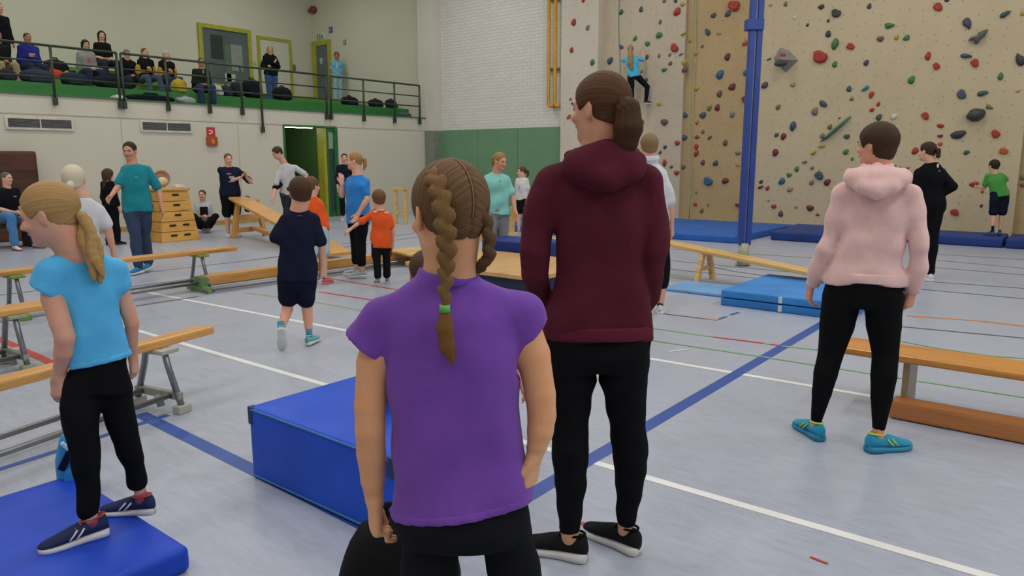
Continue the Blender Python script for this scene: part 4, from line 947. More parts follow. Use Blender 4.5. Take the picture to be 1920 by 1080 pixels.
    # --- hand at wrist w pointing along d; back of hand towards nb; thumb towards side t
    def hand(s, w, d, nb, t, L=.17, curl=.35, fine=None, spread=.05, thumb=.5, simple=False):
        B = s.body; w = np.asarray(w, float); d = nrm(d); nb = nrm(np.asarray(nb) - d * (np.asarray(nb) @ d)); tt = np.cross(nb, d); tt = tt * np.sign(tt @ np.asarray(t) + 1e-9)
        r = L * .052; pl = L * .50
        for i, o in enumerate((.16, .055, -.05, -.15)):
            k = w + d * pl * (1.0, 1.03, .98, .90)[i] + tt * o * L
            B.cone(w + tt * o * L * .55, r * 1.5, k, r * 1.45, .012)
            if simple and i in (1, 2) and False: continue
            fl = L * (.40, .45, .42, .33)[i]; p = k; dr = d; ax = np.cross(d, nb); c = curl * (1 + .06 * i) if not isinstance(curl, (list, tuple)) else curl[i]
            spd = rotm(nb, 0); q = nrm(dr + tt * spread * (1.5 - i) * .6)
            for sgl, rr in ((.46, 1.0), (.31, .9), (.23, .78)):
                q = rotm(ax, -c) @ q if (rotm(ax, -c) @ q) @ nb <= q @ nb else rotm(ax, c) @ q
                n2 = p + q * fl * sgl; B.cone(p, r * rr * 1.02, n2, r * rr * .9, .003 if not simple else .006); p = n2
        p0 = w + d * L * .12 + tt * L * .13; p1 = p0 + nrm(d * .75 + tt * thumb - nb * .35) * L * .26; p2 = p1 + nrm(d * .95 + tt * thumb * .3 - nb * .35) * L * .20
        B.cone(p0, r * 1.7, p1, r * 1.2, .010); B.cone(p1, r * 1.1, p2, r * .9, .004)
        if fine: c = w + d * L * .5; s.fine.append((c - L * .68, c + L * .68, fine))
    # --- hair
    def strand_about(s, P, axis, top=None):
        """angle of each vertex round an axis through the head centre: strands fan out from that pole"""
        a = nrm(s.hR @ np.asarray(axis, float)); v = P - s.hc; e1 = nrm(np.cross(a, [0.3, 0.2, 1])); e2 = np.cross(a, e1)
        return np.arctan2(v @ e1, v @ e2) * 1.6
    def hair_cap(s, dark, light, puff=.04, nape=-.30, front=.30, axis=(0, -.8, .6), extra=None, temple=True, h=None, ear=True, groove=.012):
        f = Field(); H, R = s.Hh, s.hR
        f.ell(s.hp(0, -.065, .125), (np.array([.33, .41, .375]) + puff) * H, R, .01)
        f.ell(s.hp(0, -.14, -.12), (np.array([.27, .28, .30]) + puff * .6) * H, R, .05 * H)
        if extra: extra(f)
        f.ell(s.hp(0, .52, -.17), np.array([.40, .52 - front * .2, .52 - (.3 - front) * .5]) * H, R, .04 * H, 'sub')
        if ear:
            for sx in (-1, 1): f.ell(s.hp(sx * .40, .06, -.16), np.array([.16, .17, .22]) * H, R, .03 * H, 'sub')
        f.cut(s.hp(0, -.2, nape), s.hR @ np.array([0, .35, -1.0]))
        P, Q = net(f, h or s.hf, (), 1); st = s.strand_about(P, axis)
        if groove:
            nv = P - s.hc; ln = np.linalg.norm(nv, axis=1, keepdims=True); P = P + nv / ln * (groove * .55 * H * (np.sin(st * 13 + 2 * np.sin(st * 5)) * .4 + np.sin(st * 29 + 1) * .3 + np.sin(st * 53 + 3 * np.sin(st * 3)) * .3))[:, None]
        return mesh_np('hair', P, Q, hairm(dark, light), s.root, st)
    def tail(s, pts, rs, dark, light, name='ponytail', h=None, flat=None, wave=.0, twist=0.0):
        f = Field(); pts = [np.asarray(p, float) for p in pts]; f.chain(pts, rs, .015, 'add', flat)
        P, Q = net(f, h or s.hf, (), 1)
        A = np.array(pts); seg = A[1:] - A[:-1]; best = np.full(len(P), 9.0); st = np.zeros(len(P)); al = np.zeros(len(P)); cum = 0
        for i in range(len(seg)):
            L = np.linalg.norm(seg[i]); t = np.clip(((P - A[i]) @ seg[i]) / L ** 2, 0, 1); q = P - A[i] - t[:, None] * seg[i]; dq = np.linalg.norm(q, axis=1)
            e1 = nrm(np.cross(seg[i], [0.13, 1.0, 0.2])); e2 = np.cross(nrm(seg[i]), e1); ang = np.arctan2(q @ e1, q @ e2)
            w = dq < best; best[w] = dq[w]; st[w] = ang[w]; al[w] = cum + t[w] * L; cum += L
        sv = st * 1.3 + twist * al
        if wave: P = P + np.stack([np.sin(al * 60 + st) * wave, 0 * al, 0 * al], 1)
        dv = (np.sin(sv * 9) * .5 + np.sin(sv * 23 + 1) * .4); ctr = relax(P, Q, 3); nv = P - ctr
        P = P + nrm_rows(P, Q) * (dv * .06 * float(np.mean(rs)))[:, None]
        return mesh_np(name, P, Q, hairm(dark, light), s.root, sv)
    # --- shoe: ankle position, heading (local xy), length; lift raises the heel
    def shoe(s, an, hd, L, col, sole='#d8d8d4', lift=0.0, zf=0.0, laces=None, stripe=None, sock=None, w=1.0, accent=None, collar=.10):
        an = np.asarray(an, float); hd = nrm(np.array([hd[0], hd[1], 0.0])); lt = np.array([hd[1], -hd[0], 0.0])
        o = np.array([an[0], an[1], zf]) - hd * L * .24
        R = rotm(lt, -lift) if lift else np.eye(3); toe = o + hd * L * .78
        def W(p): return an + R @ (p - an) if lift else p
        T = [0, .03, .10, .22, .36, .52, .68, .82, .93, .985, 1.0]
        wd = [.06, .11, .135, .135, .128, .145, .165, .16, .125, .075, .03]
        ht = [.26, .37, .385, .37, .36, .315, .255, .21, .175, .145, .11]
        st = [.13, .14, .14, .13, .115, .105, .10, .10, .105, .105, .09]
        up, so = [], []
        for t, a, hh, sh in zip(T, wd, ht, st):
            a *= w; c = o + hd * L * t; lean = .012 * L * math.sin(t * 3)
            ring = []
            for k in range(16):
                th = -math.pi * .5 + 2 * math.pi * k / 16; x, z = math.cos(th), math.sin(th)
                z2 = (z + 1) / 2; ww = a * L * (1 - .45 * max(0, z2 - .35) ** 1.2 / .57)
                ring.append(W(c + lt * (x * ww + lean) + np.array([0, 0, sh * L * .7 + (hh - sh * .7) * L * z2])))
            up.append(ring)
            ring = []
            for k in range(12):
                th = 2 * math.pi * k / 12; x, z = math.cos(th), math.sin(th)
                x = math.copysign(abs(x) ** .5, x); z = math.copysign(abs(z) ** .5, z)
                ring.append(W(c + lt * (x * a * L * 1.10 + lean) + np.array([0, 0, sh * L * .5 + z * sh * L * .5 + (.012 * L if t > .93 else 0)])))
            so.append(ring)
        sh = MB().rings(up).build('shoe', col if not isinstance(col, str) else cloth(col, .25, .7), s.root)
        MB().rings(so).build('sole', mat('shoe_sole', sole, 0.6), sh)
        # collar
        ring = [W(o + hd * L * (.21 + .17 * math.cos(a)) + lt * L * .10 * math.sin(a) + np.array([0, 0, L * (.365 - .02 * math.cos(a))])) for a in np.linspace(0, 2 * math.pi, 15)]
        MB().tube(ring, .018 * L, 6, False).build('collar', cloth(accent or '#20242c', .2), sh)
        if laces:
            for k in range(4):
                t = .40 + .075 * k; z = .355 - .052 * k
                MB().tube([W(o + hd * L * t + lt * L * x + np.array([0, 0, L * (z - abs(x) * .5)])) for x in (-.075, -.03, .03, .075)], .012 * L, 5).build('lace', mat('lace', laces, 0.8), sh)
        if stripe:
            for sg in (-1, 1):
                for t0 in (.36, .46):
                    pts = [W(o + hd * L * (t0 + dt) + lt * L * sg * ww + np.array([0, 0, L * z])) for dt, ww, z in ((.12, .150, .14), (.06, .142, .20), (0, .118, .27))]
                    MB().tube(pts, .016 * L, 6).build('stripe', mat('shoe_stripe', stripe, 0.6), sh)
        if sock:
            MB().tube([an + np.array([0, 0, -.01]) , an * [1, 1, 0] + [0, 0, zf + L * .42], an * [1, 1, 0] + [0, 0, zf + L * sock[1]]] if False else [W(o + hd * L * .22 + np.array([0, 0, L * .24])), an + np.array([0, 0, L * sock[1]])], [L * .115, L * sock[2] if len(sock) > 2 else L * .125], 14).build('sock', cloth(sock[0], .2), s.root)
        return sh
    def finish(s):
        P, Q = net(s.body, s.h, s.fine, 1); return mesh_np('body', P, Q, s.sk, s.root)
def nrm_rows(P, Q):
    n = np.cross(P[Q[:, 2]] - P[Q[:, 0]], P[Q[:, 3]] - P[Q[:, 1]]); N = np.zeros_like(P)
    for i in range(4):
        for j in range(3): N[:, j] += np.bincount(Q[:, i], n[:, j], len(P))
    return N / (np.linalg.norm(N, axis=1, keepdims=True) + 1e-12)
# ---------------------------------------------------------------- a figure from joints
SKF = '#d9ad94'
def figure(label, px=None, py=None, top=None, z0=0.0, P=None, H=None, yaw=180, hyaw=None, tilt=0, j=None, h=.014, hf=None, fat=1.0, child=False, sit=None,
           shirt=None, pants=None, shoes=None, hair=None, sk=SKF, hands='simple', lean=0.0, face=True, step=0.12, hh=None, female=False, dist=None):
    """joints in a body frame (yaw 0 = seen from behind); j overrides single joints by picture position or metres.
    shirt = (colour, sleeve 0..2, hem fraction, loose, options); pants = (colour, length 0..1, loose); shoes = (colour, sole); hair = (style, dark, light)"""
    s = Person(label, px, py, z0, dist, P, h, hf, sk)
    if H is None: H = s.pt(px, top, 0)[2]
    s.H = H; yw = math.radians(yaw); rt = np.array([math.cos(yw), math.sin(yw), 0]); fw = np.array([-math.sin(yw), math.cos(yw), 0]); up = np.array([0, 0, 1.0])
    Hh = hh or (H * (.135 if not child else .155) if H > 1.5 else .205 + .01 * (H - 1.2)); hw = (.052 if not child else .05) * H; sw = (.094 if not child else .086) * H * (1 if not female else .92)
    J = {}
    if sit is None:
        hz = .525 * H; J['hp'] = np.array([0, 0, hz])
        for n, g in (('l', -1), ('r', 1)):
            J['hp' + n] = J['hp'] + rt * g * hw
            J['kn' + n] = J['hp'] + rt * g * hw * 1.05 + up * (.285 * H - hz) + fw * g * step * .1
            J['an' + n] = J['hp'] + rt * g * hw * 1.05 + up * (.05 * H - hz) - fw * .012 * H + fw * g * step * .3
    else:
        hz = sit.get('z', .0) + .075 * H; J['hp'] = np.array([0, 0, hz])
        for n, g in (('l', -1), ('r', 1)):
            J['hp' + n] = J['hp'] + rt * g * hw
            J['kn' + n] = J['hp'] + fw * .245 * H + rt * g * (hw + sit.get('open', .05)) + up * sit.get('kz', .02)
            J['an' + n] = J['kn' + n] + up * (-.24 * H) + fw * sit.get('ax', .02)
            if 'floor' in sit: J['an' + n][2] = sit['floor'] + .05 * H
    ln = fw * math.sin(lean) + up * math.cos(lean)
    J['nk'] = J['hp'] + ln * (.308 * H)
    for n, g in (('l', -1), ('r', 1)):
        J['sh' + n] = J['hp'] + ln * .272 * H + rt * g * sw
        J['el' + n] = J['sh' + n] + rt * g * .025 * H - up * .172 * H - fw * .01 * H
        J['wr' + n] = J['el' + n] + rt * g * .003 * H - up * .142 * H + fw * .045 * H
    J['hd'] = J['nk'] + up * (.035 * H + Hh * .5) + fw * .012 * H
    if sit is None and lean == 0: J['hd'][2] = H - Hh * .52
    for k, v in (j or {}).items():
        if k in ('ftl', 'ftr', 'liftl', 'liftr', 'hdl', 'hdr'): continue
        J[k] = s.pt(*v[1:]) if v[0] == 'p' else (J['hp'] + rt * v[1] * H + fw * v[2] * H + up * v[3] * H if v[0] == 'h' else np.array(v[1:], float))
    for n, g in (('l', 1), ('r', -1)):
        if j and 'sh' + n in j: J['sh' + n] = J['sh' + n] - up * .016 * H + nrm(J['shr'] - J['shl']) * g * .010 * H
    if j and 'nk' not in j and ('shl' in j or 'shr' in j): J['nk'] = (J['shl'] + J['shr']) / 2 + up * .02 * H
    J['hp'] = (J['hpl'] + J['hpr']) / 2
    q = H * fat * (1.0 if not child else .97); B = s.body
    A = J['nk'] - J['hp']; Lt = float(np.linalg.norm(A)); A = A / Lt; lat = nrm(J['shr'] - J['shl']); lath = nrm(J['hpr'] - J['hpl']); lat = nrm(lat + lath * .6)
    tk = [(-.17, 0, 0, .055, .05), (-.06, 0, .0, .094, .062), (.10, 0, 0, .097, .066), (.40, 0, 0, .078 if female else .083, .056), (.66, 0, 0, .088, .064), (.80, 0, 0, .086, .058), (.91, 0, 0, .060, .044), (1.0, 0, 0, .032, .034)]
    keys = [(t * Lt, cx * q, cy * q, a * q, b * q) for t, cx, cy, a, b in tk]
    B.loft(J['hp'], A, lat, keys, .03, 2.2, off=-.012)
    for n in 'lr':
        B.chain([J['sh' + n], J['sh' + n] * .5 + J['el' + n] * .5, J['el' + n]], [.029 * q, .026 * q, .0215 * q], .03)
        m1 = J['el' + n] * .7 + J['wr' + n] * .3
        B.chain([J['el' + n], m1, J['wr' + n]], [.0215 * q, .0225 * q, .0145 * q], .01)
        B.chain([J['hp' + n], J['hp' + n] * .5 + J['kn' + n] * .5, J['kn' + n]], [.052 * q, .043 * q, .032 * q], .03)
        cf = J['kn' + n] * .68 + J['an' + n] * .32
        B.chain([J['kn' + n], cf, J['an' + n]], [.031 * q, .031 * q, .0195 * q], .015)
        fd = nrm(J['wr' + n] - J['el' + n]); out = rt * (-1 if n == 'l' else 1)
        hd = (j or {}).get('hd' + n)
        hdir = fd if hd is None else nrm(hd)
        s.hand(J['wr' + n], hdir, out * .8 - fw * .4, fw, L=.105 * H, curl=.35, simple=hands == 'simple', fine=None if hands == 'simple' else hands)
    s.set_head(J['hd'], Hh, yaw if hyaw is None else hyaw, tilt); s.head(face, eyes=face); s.neck(J['nk'] + up * .0)
    # feet
    for n in 'lr':
        fdir = (j or {}).get('ft' + n, fw[:2] + rt[:2] * (.18 if n == 'r' else -.18)); lift = (j or {}).get('lift' + n, 0.0)
        zf = J['an' + n][2] - .05 * H
        if shoes: s.shoe(J['an' + n], fdir, .155 * H, shoes[0], shoes[1] if len(shoes) > 1 else '#d8d8d4', lift, zf, sock=shoes[2] if len(shoes) > 2 else None, accent=shoes[3] if len(shoes) > 3 else None, laces=shoes[4] if len(shoes) > 4 else None)
        else:
            d2 = nrm(np.array([fdir[0], fdir[1], 0])); a = J['an' + n].copy(); B.cone(a - d2 * .02 * H + up * -.028 * H, .02 * H, a + d2 * .09 * H - up * .036 * H, .013 * H, .02)
    body = s.finish()
    # trousers
    if pants:
        col, ln_, loose = pants[:3]; f = Field(); o = .008 + loose * .012; po = pants[3] if len(pants) > 3 else {}
        f.loft(J['hp'], A, lat, [k for k in keys if k[0] < .38 * Lt] + [(.38 * Lt, 0, 0, .082 * q, .058 * q)], .03, 2.2, off=o * .7)
        for n in 'lr':
            hp, kn, an = J['hp' + n], J['kn' + n], J['an' + n]; cf = kn * .68 + an * .32
            pts = [hp, hp * .5 + kn * .5, kn, cf, an]; rs = [.052 * q + o, .044 * q + o, .033 * q + o * 1.1, .032 * q + o * 1.2, .022 * q + o * 1.5]
            cum = [0, .25, .5, .68, 1.0]; e = np.interp(ln_, cum, range(5)); i = int(min(3, math.floor(e))); w = e - i
            P2 = pts[:i + 1] + [pts[i] * (1 - w) + pts[i + 1] * w]; R2 = rs[:i + 1] + [rs[i] * (1 - w) + rs[i + 1] * w]
            if len(P2) > 1 and np.linalg.norm(P2[-1] - P2[-2]) < 1e-4: P2, R2 = P2[:-1], R2[:-1]
            if po.get('wide'): R2 = [r + po['wide'] * k / len(R2) for k, r in enumerate(R2)]
            f.chain(P2, R2, .02)
        if ln_ < .97:
            for n in 'lr': pass
        f.disp(soft_folds(.0015 + .0015 * loose, sum(map(ord,label)) % 97))
        s.part('trousers' if ln_ > .6 else 'shorts', f, cloth(col, .4), h)
        if po.get('stripe'):
            for n, g in (('l', -1), ('r', 1)):
                hp, kn = J['hp' + n], J['kn' + n]; e = hp + (kn - hp) * min(1, ln_ * 2)
                g2 = rt * g
                MB().beam(hp + g2 * (.055 * q + o) * .97, e + g2 * (.045 * q + o + po.get('wide', 0) * .6), .02, .012, .003, up=g2).build('stripe', cloth(po['stripe'], .2), s.root)
    if shirt:
        col, sl, hem, loose = shirt[:4]; so = shirt[4] if len(shirt) > 4 else {}
        f = Field(); o = .013 + .010 * loose + (.006 if pants and pants[2] > .5 else 0); hemt = hem * Lt
        kk = []
        for t, cx, cy, a, b in keys:
            if t < hemt - .02: continue
            w = loose * max(0, min(1, (.75 * Lt - t) / (.3 * Lt)))
            kk.append((t, cx, cy, max(a, (a * (1 - w) + .087 * q * w)), max(b, b * (1 - w) + .068 * q * w)))
        a0 = np.interp(hemt, [k[0] for k in keys], [k[3] for k in keys]); b0 = np.interp(hemt, [k[0] for k in keys], [k[4] for k in keys])
        kk = [k for k in kk if k[0] > hemt + .02]; kk.insert(0, (hemt, 0, 0, max(a0, .096 * q * loose + a0 * (1 - loose)), max(b0, .07 * q * loose + b0 * (1 - loose))))
        f.loft(J['hp'], A, lat, kk, .02, 2.2, off=o)
        for n in 'lr':
            sh, el, wr = J['sh' + n], J['el' + n], J['wr' + n]
            f.cone(sh + up * .002 * H, .021 * q + o * .7, J['nk'] - up * .018 * H, .022 * q + o * .7, .03)
            if sl <= 1:
                e = sh + (el - sh) * sl; f.cone(sh, .0265 * q + o * .55, e, .027 * q + o * .7 + .004 * loose, .02)
            else:
                e = el + (wr - el) * (sl - 1); f.cone(sh, .0275 * q + o * .6, el, .024 * q + o * .8, .02); f.cone(el, .024 * q + o * .8, e, .018 * q + o * .8, .015)
            f.ell(e + nrm(e - sh) * .03, np.array([.0, .0, .0]) + 1e-3, None, .001, 'sub')
        nkp = J['nk']; dirn = nrm(s.hp(0, -.1, -.22) - nkp)
        f.cone(nkp + dirn * s.nr * 1.0, s.nr * 1.03, nkp + dirn * .3, s.nr * 1.03, .006, 'sub')
        f.disp(soft_folds(.002 + .0015 * loose, sum(map(ord,label)) % 89))
        if so.get('hood'):
            c = nkp - fw * .055 * H * .9 + up * .005
            f.ell(c, np.array([.085, .05, .055]) * H, np.stack([rt, fw, up], 1), .03); 
            for g in (-1, 1): f.cone(nkp + rt * g * .05 * H, .026 * H, nkp + fw * .045 * H + rt * g * .03 * H - up * .02 * H, .016 * H, .02)
        if so.get('collar'):
            for a in np.linspace(0, 2 * math.pi, 13)[:-1]: f.ell(nkp + dirn * .018 * H + (rt * math.cos(a) + fw * math.sin(a)) * s.nr * 1.12, np.array([.02, .02, .02]) * H, None, .02)
        s.part('shirt' if sl <= 1 else 'jacket', f, cloth(col, .5), h)
        if so.get('bib'):      # a panel on the chest
            c = J['hp'] + A * .62 * Lt + fw * (.07 * q + o); MB().box(c, (.1 * H, .03, .13 * H), Matrix(np.stack([rt, fw, up], 1).tolist()), .008).build('chest_panel', cloth(so['bib'], .3), s.root)
        if so.get('print'):
            for (u, v, wd, hg, pc) in so['print']:
                back = so.get('pback', False); g = -1 if back else 1
                c = J['hp'] + A * v * Lt + rt * u * H + fw * g * (np.interp(v * Lt, [k[0] for k in keys], [k[4] for k in keys]) + o + .012)
                MB().box(c, (wd * H, .012, hg * H), Matrix(np.stack([rt, fw, A], 1).tolist()), .002).build('print', cloth(pc, .1), s.root)
        if so.get('yoke'):     # contrasting lower sleeves / shoulder band
            for n in 'lr':
                g = Field(); el, wr, sh = J['el' + n], J['wr' + n], J['sh' + n]
                a = sh * .45 + el * .55; g.cone(a, .033 * q + o, el, .028 * q + o, .01); g.cone(el, .028 * q + o, el * .15 + wr * .85, .023 * q + o, .01); s.part('sleeve_panel', g, cloth(so['yoke'], .4), h)
    # hair
    if hair:
        st, dk, lt_ = hair[:3]; Hh = s.Hh
        if st in ('short', 'boy'): s.hair_cap(dk, lt_, .035 if st == 'short' else .045, -.22, .30 if st == 'boy' else .33, (0, -.55, .85))
        elif st == 'crop': s.hair_cap(dk, lt_, .018, -.16, .36, (0, -.5, .85))
        elif st == 'pony':
            s.hair_cap(dk, lt_, .025, -.16, .34, (0, -1, .25)); t0 = s.hp(0, -.47, .12)
            s.tail([t0, s.hp(0, -.60, .06), s.hp(0, -.62, -.25), s.hp(0, -.52, -.52 * (hair[3] if len(hair) > 3 else 1))], [.07 * Hh, .12 * Hh, .11 * Hh, .04 * Hh], dk, lt_)
        elif st == 'long':
            ln_ = hair[3] if len(hair) > 3 else .75
            def ex(f):
                for g in (-1, 1): f.chain([s.hp(g * .28, -.08, .1), s.hp(g * .33, -.10, -.3), s.hp(g * .30, -.10, -ln_)], [.13 * Hh, .11 * Hh, .08 * Hh], .04)
                f.chain([s.hp(0, -.33, .0), s.hp(0, -.33, -.3), s.hp(0, -.27, -ln_)], [.17 * Hh, .17 * Hh, .13 * Hh], .06)
            s.hair_cap(dk, lt_, .045, -2.0, .27, (0, -.1, 1), ex, ear=False)
        elif st == 'beanie':
            f = Field(); f.ell(s.hp(0, -.065, .14), (np.array([.33, .41, .375]) + .04) * Hh, s.hR, .01); f.cut(s.hp(0, 0, .10), s.hR @ np.array([0, .1, -1.0])); s.part('cap', f, cloth(dk, .3), s.hf)
    s.J = J
    return s
# ================================================================ THE FIGURES IN THE FOREGROUND
UP = np.array([0, 0, 1.0]); XR = np.array([1.0, 0, 0])
def rows(s, R, bd, dd=0.0, cyk=None):
    """silhouette rows (py, xl, xr[, b/a]) -> loft keys along the vertical axis"""
    out = []
    for r in R:
        py, xl, xr = r[:3]; a, b = s.pt(xl, py, dd), s.pt(xr, py, dd); hw = (b[0] - a[0]) / 2
        out.append(((a[2] + b[2]) / 2, (a[0] + b[0]) / 2, dd + (r[4] if len(r) > 4 else 0), hw, hw * (r[3] if len(r) > 3 else bd)))
    return out
def limb(s, L):
    """(px, py, dd, r_px) -> points, radii"""
    return [s.pt(p[0], p[1], p[2]) for p in L], [s.m(p[3], p[2]) for p in L]
def braid(s, path, wid, n, dark, light, normals, h=.0035):
    A = np.array(path); seg = np.linalg.norm(A[1:] - A[:-1], axis=1); cum = np.concatenate([[0], np.cumsum(seg)]); N = np.array([nrm(q) for q in normals])
    f = Field(); lob = []
    for i in range(n):
        t = cum[-1] * (i + .5) / n; c = np.array([np.interp(t, cum, A[:, k]) for k in range(3)]); w = np.interp(t, cum, wid)
        e = .02 * cum[-1]; tg = nrm(np.array([np.interp(min(t + e, cum[-1]), cum, A[:, k]) - np.interp(max(t - e, 0), cum, A[:, k]) for k in range(3)]))
        no = nrm(np.array([np.interp(t, cum, N[:, k]) for k in range(3)])); sd = nrm(np.cross(tg, no)); no = np.cross(sd, tg)
        g = 1 if i % 2 else -1
        ax = nrm(tg * .9 - sd * g * .46); cr = np.cross(no, ax); step = cum[-1] / n
        f.ell(c + sd * g * w * .38 + no * w * .12, np.array([w * .53, w * .48, max(step * 1.02, w * .62)]), np.stack([cr, no, ax], 1), .0012); lob.append((c + sd * g * w * .42, cr, w, ax))
    f.chain(list(A), [q * .45 for q in wid], .002)
    P, Q = net(f, h, (), 1); best = np.full(len(P), 9.0); st = np.zeros(len(P))
    for k, (c, cr, w, ax) in enumerate(lob):
        q = P - c; d = np.linalg.norm(q - np.outer(q @ ax, ax) * .5, axis=1); m = d < best; best[m] = d[m]; st[m] = (q[m] @ cr) / w * 1.6 + k * 1.7
    P = P + nrm_rows(P, Q) * (np.sin(st * 14) * .0009)[:, None]
    return mesh_np('braid', P, Q, hairm(dark, light), s.root, st)

# ---------------------------------------------------------------- girl in purple
s = Person('girl seen from behind in a purple t-shirt with two brown braids', 868, dist=1.50, h=.0065, hf=.004, sk='#dba67c')
tr_ = [(1030, 745, 994, .72), (960, 736, 993, .66), (900, 737, 989, .62), (840, 739, 984, .62), (780, 736, 981, .62), (720, 729, 977, .64), (670, 720, 974, .64), (620, 708, 978, .58), (585, 713, 975, .52), (560, 735, 958, .48), (538, 765, 925, .56), (520, 788, 897, .92), (511, 792, 893, .98)]
B = s.body; B.loft((0, 0, 0), UP, XR, rows(s, tr_[1:], .6), .02, 2.2, off=-.018)
shl, shr = s.pt(718, 588, .0), s.pt(978, 580, .0)
aL = [(718, 590, .0, 34), (700, 680, .0, 33), (694, 760, -.01, 30), (694, 805, -.012, 29), (696, 850, .0, 28), (699, 900, .012, 23), (702, 935, .02, 18)]
aR = [(978, 585, .0, 34), (1000, 665, -.005, 34), (1013, 740, -.015, 30), (1016, 778, -.018, 28), (1013, 808, -.025, 26), (1007, 835, -.028, 20), (1002, 856, -.03, 16)]
for a in (aL, aR): p, r = limb(s, a); B.chain(p, [r[0] * .8, r[1] * .96] + r[2:], .03)
w = s.pt(702, 938, .02); s.hand(w, s.pt(704, 985, .03) - w, np.array([-.96, -.28, 0]), np.array([0, 1, 0]), L=.15, curl=[1.2, 1.25, 1.25, 1.2], fine=.003, thumb=.1)
w = s.pt(1001, 857, -.03); s.hand(w, s.pt(995, 892, -.03) - w, np.array([.75, -.6, 0]), np.array([-.6, .3, .0]), L=.115, curl=[.35, .45, .4, .35], fine=.003)
lgL, lgR = [(806, 965, .0, 50), (806, 1080, .0, 56)], [(936, 960, .0, 48), (962, 1060, .0, 50)]
pl, rl = limb(s, lgL); pr_, rr_ = limb(s, lgR)
pl += [np.array([pl[1][0] - .005, .0, .40]), np.array([pl[1][0] - .008, -.015, .28]), np.array([pl[1][0] - .01, -.01, .075])]; rl += [.048, .047, .030]
pr_ += [np.array([pr_[1][0] + .035, .0, .40]), np.array([pr_[1][0] + .045, -.015, .28]), np.array([pr_[1][0] + .055, -.01, .075])]; rr_ += [.048, .047, .030]
B.chain(pl, [r - .012 for r in rl], .03); B.chain(pr_, [r - .012 for r in rr_], .03)
s.set_head(s.pt(840, 400, .0), s.m(188), 30, 4); s.head(True, True); nk = s.pt(843, 520, .0); s.neck(nk, s.m(44)); s.fine.append((nk - .07, nk + .07, .004))
s.shoe(pl[-1], (-.15, 1), .225, '#2a2f45', laces='#d0d0d0'); s.shoe(pr_[-1], (.15, 1), .225, '#2a2f45', laces='#d0d0d0')
s.finish()
f = Field(); f.loft((0, 0, 0), UP, XR, [k for k in rows(s, tr_, .6)], .02, 2.2, off=.0)
for sh, a, b in ((shl, (680, 648), 44), (shr, (1001, 632), 38)):
    e = s.pt(a[0], a[1], .0); mid = (sh + e) / 2
    f.cone(sh + UP * -.006, s.m(33), e, s.m(b), .03); f.cone(sh, s.m(26), s.pt(840, 545, 0), s.m(24), .03)
    d = nrm(e - sh); sg = np.sign(sh[0]); cutn = nrm(d + np.array([-sg * .0, 0, -.25]))
p0, p1, p2 = s.pt(740, 966, .0), s.pt(840, 988, -.1), s.pt(989, 930, .0); nv = np.cross(p1 - p0, p2 - p0); nv = nv if nv[2] < 0 else -nv
f.cut(p0, nv)
# sleeve ends: keep the inner side of two tilted planes only around the arms
def sleeve_cut(X, Y, Z, e, d, lim, sg, zl=-9):
    t = (X - e[0]) * d[0] + (Y - e[1]) * d[1] + (Z - e[2]) * d[2]; return np.where(((X - lim) * sg > 0) & (Z > zl), t, -1.0)
for a, tip, lim, sg in (((684, 655), (722, 682), 724, -1), ((1003, 630), (966, 668), 968, 1)):
    q0, q1 = s.pt(645, 620, 0) if sg < 0 else s.pt(1028, 597, 0), s.pt(tip[0], tip[1], 0); ed = nrm(q1 - q0); dn = np.array([-ed[2], 0, ed[0]]); dn = dn if dn[2] < 0 else -dn; lx = s.pt(lim, tip[1], 0)[0]
    f._add('cut', (lambda e, d, l, g, z: lambda X, Y, Z: sleeve_cut(X, Y, Z, e, d, l, g, z))(q1, dn, lx, sg, s.pt(840, 705, 0)[2]), q1, q1, 0)
f.cone(nk + UP * .055, s.m(47), nk + np.array([0, .01, .2]), s.m(50), .004, 'sub')
f.disp(wavy(.0030, [(20, 8, 10, .3, 1), (-16, 4, 22, 1.2, 1), (6, 0, -46, 2.0, .55), (34, 0, 16, .8, .5), (-9, 0, 30, 3, .7)]))
PURP = cloth('#7445a6', .5)
s.part('t_shirt', f, PURP, .006)
fb = Field(); fb.ops = [o if o[1] is not f.ops[0][1] else o for o in f.ops]; fb.cut(p0 - nrm(nv) * .020, -nv); fb.disp(lambda X, Y, Z: -.0022); s.part('hem_band', fb, PURP, .005)
ring = [nk + np.array([math.cos(a) * s.m(48), math.sin(a) * s.m(46) - .004, -.001 + .008 * math.sin(a) - abs(math.cos(a)) * -.004]) for a in np.linspace(0, 2 * math.pi, 25)]
MB().tube(ring, .0065, 8, False).build('neckband', cloth('#64389a', .2), s.root)
f = Field(); f.loft((0, 0, 0), UP, XR, rows(s, [(1016, 790, 950, .52), (1004, 752, 984, .66), (985, 744, 990, .72), (940, 742, 988, .68), (900, 746, 984, .64)], .62), .02, 2.2, off=-.003); f.chain(pl, [r + .002 for r in rl], .02); f.chain(pr_, [r + .002 for r in rr_], .02); f.disp(soft_folds(.0012, 5, 1.4)); s.part('leggings', f, cloth('#14151a', .35), .006)
DK, LT = '#3a291c', '#8a6846'
f = Field(); H = s.Hh
f.ell(s.hp(0, -.065, .125), (np.array([.33, .41, .375]) + .032) * H, s.hR, .01); f.ell(s.hp(0, -.17, -.06), np.array([.29, .28, .25]) * H, s.hR, .04 * H)
f.ell(s.hp(0, .50, -.17), np.array([.40, .46, .50]) * H, s.hR, .03 * H, 'sub')
for sx in (-1, 1): f.ell(s.hp(sx * .42, .02, -.13), np.array([.15, .16, .17]) * H, s.hR, .03 * H, 'sub')
f.cut(s.hp(0, -.3, -.27), s.hR @ np.array([0, .1, -1.0]))
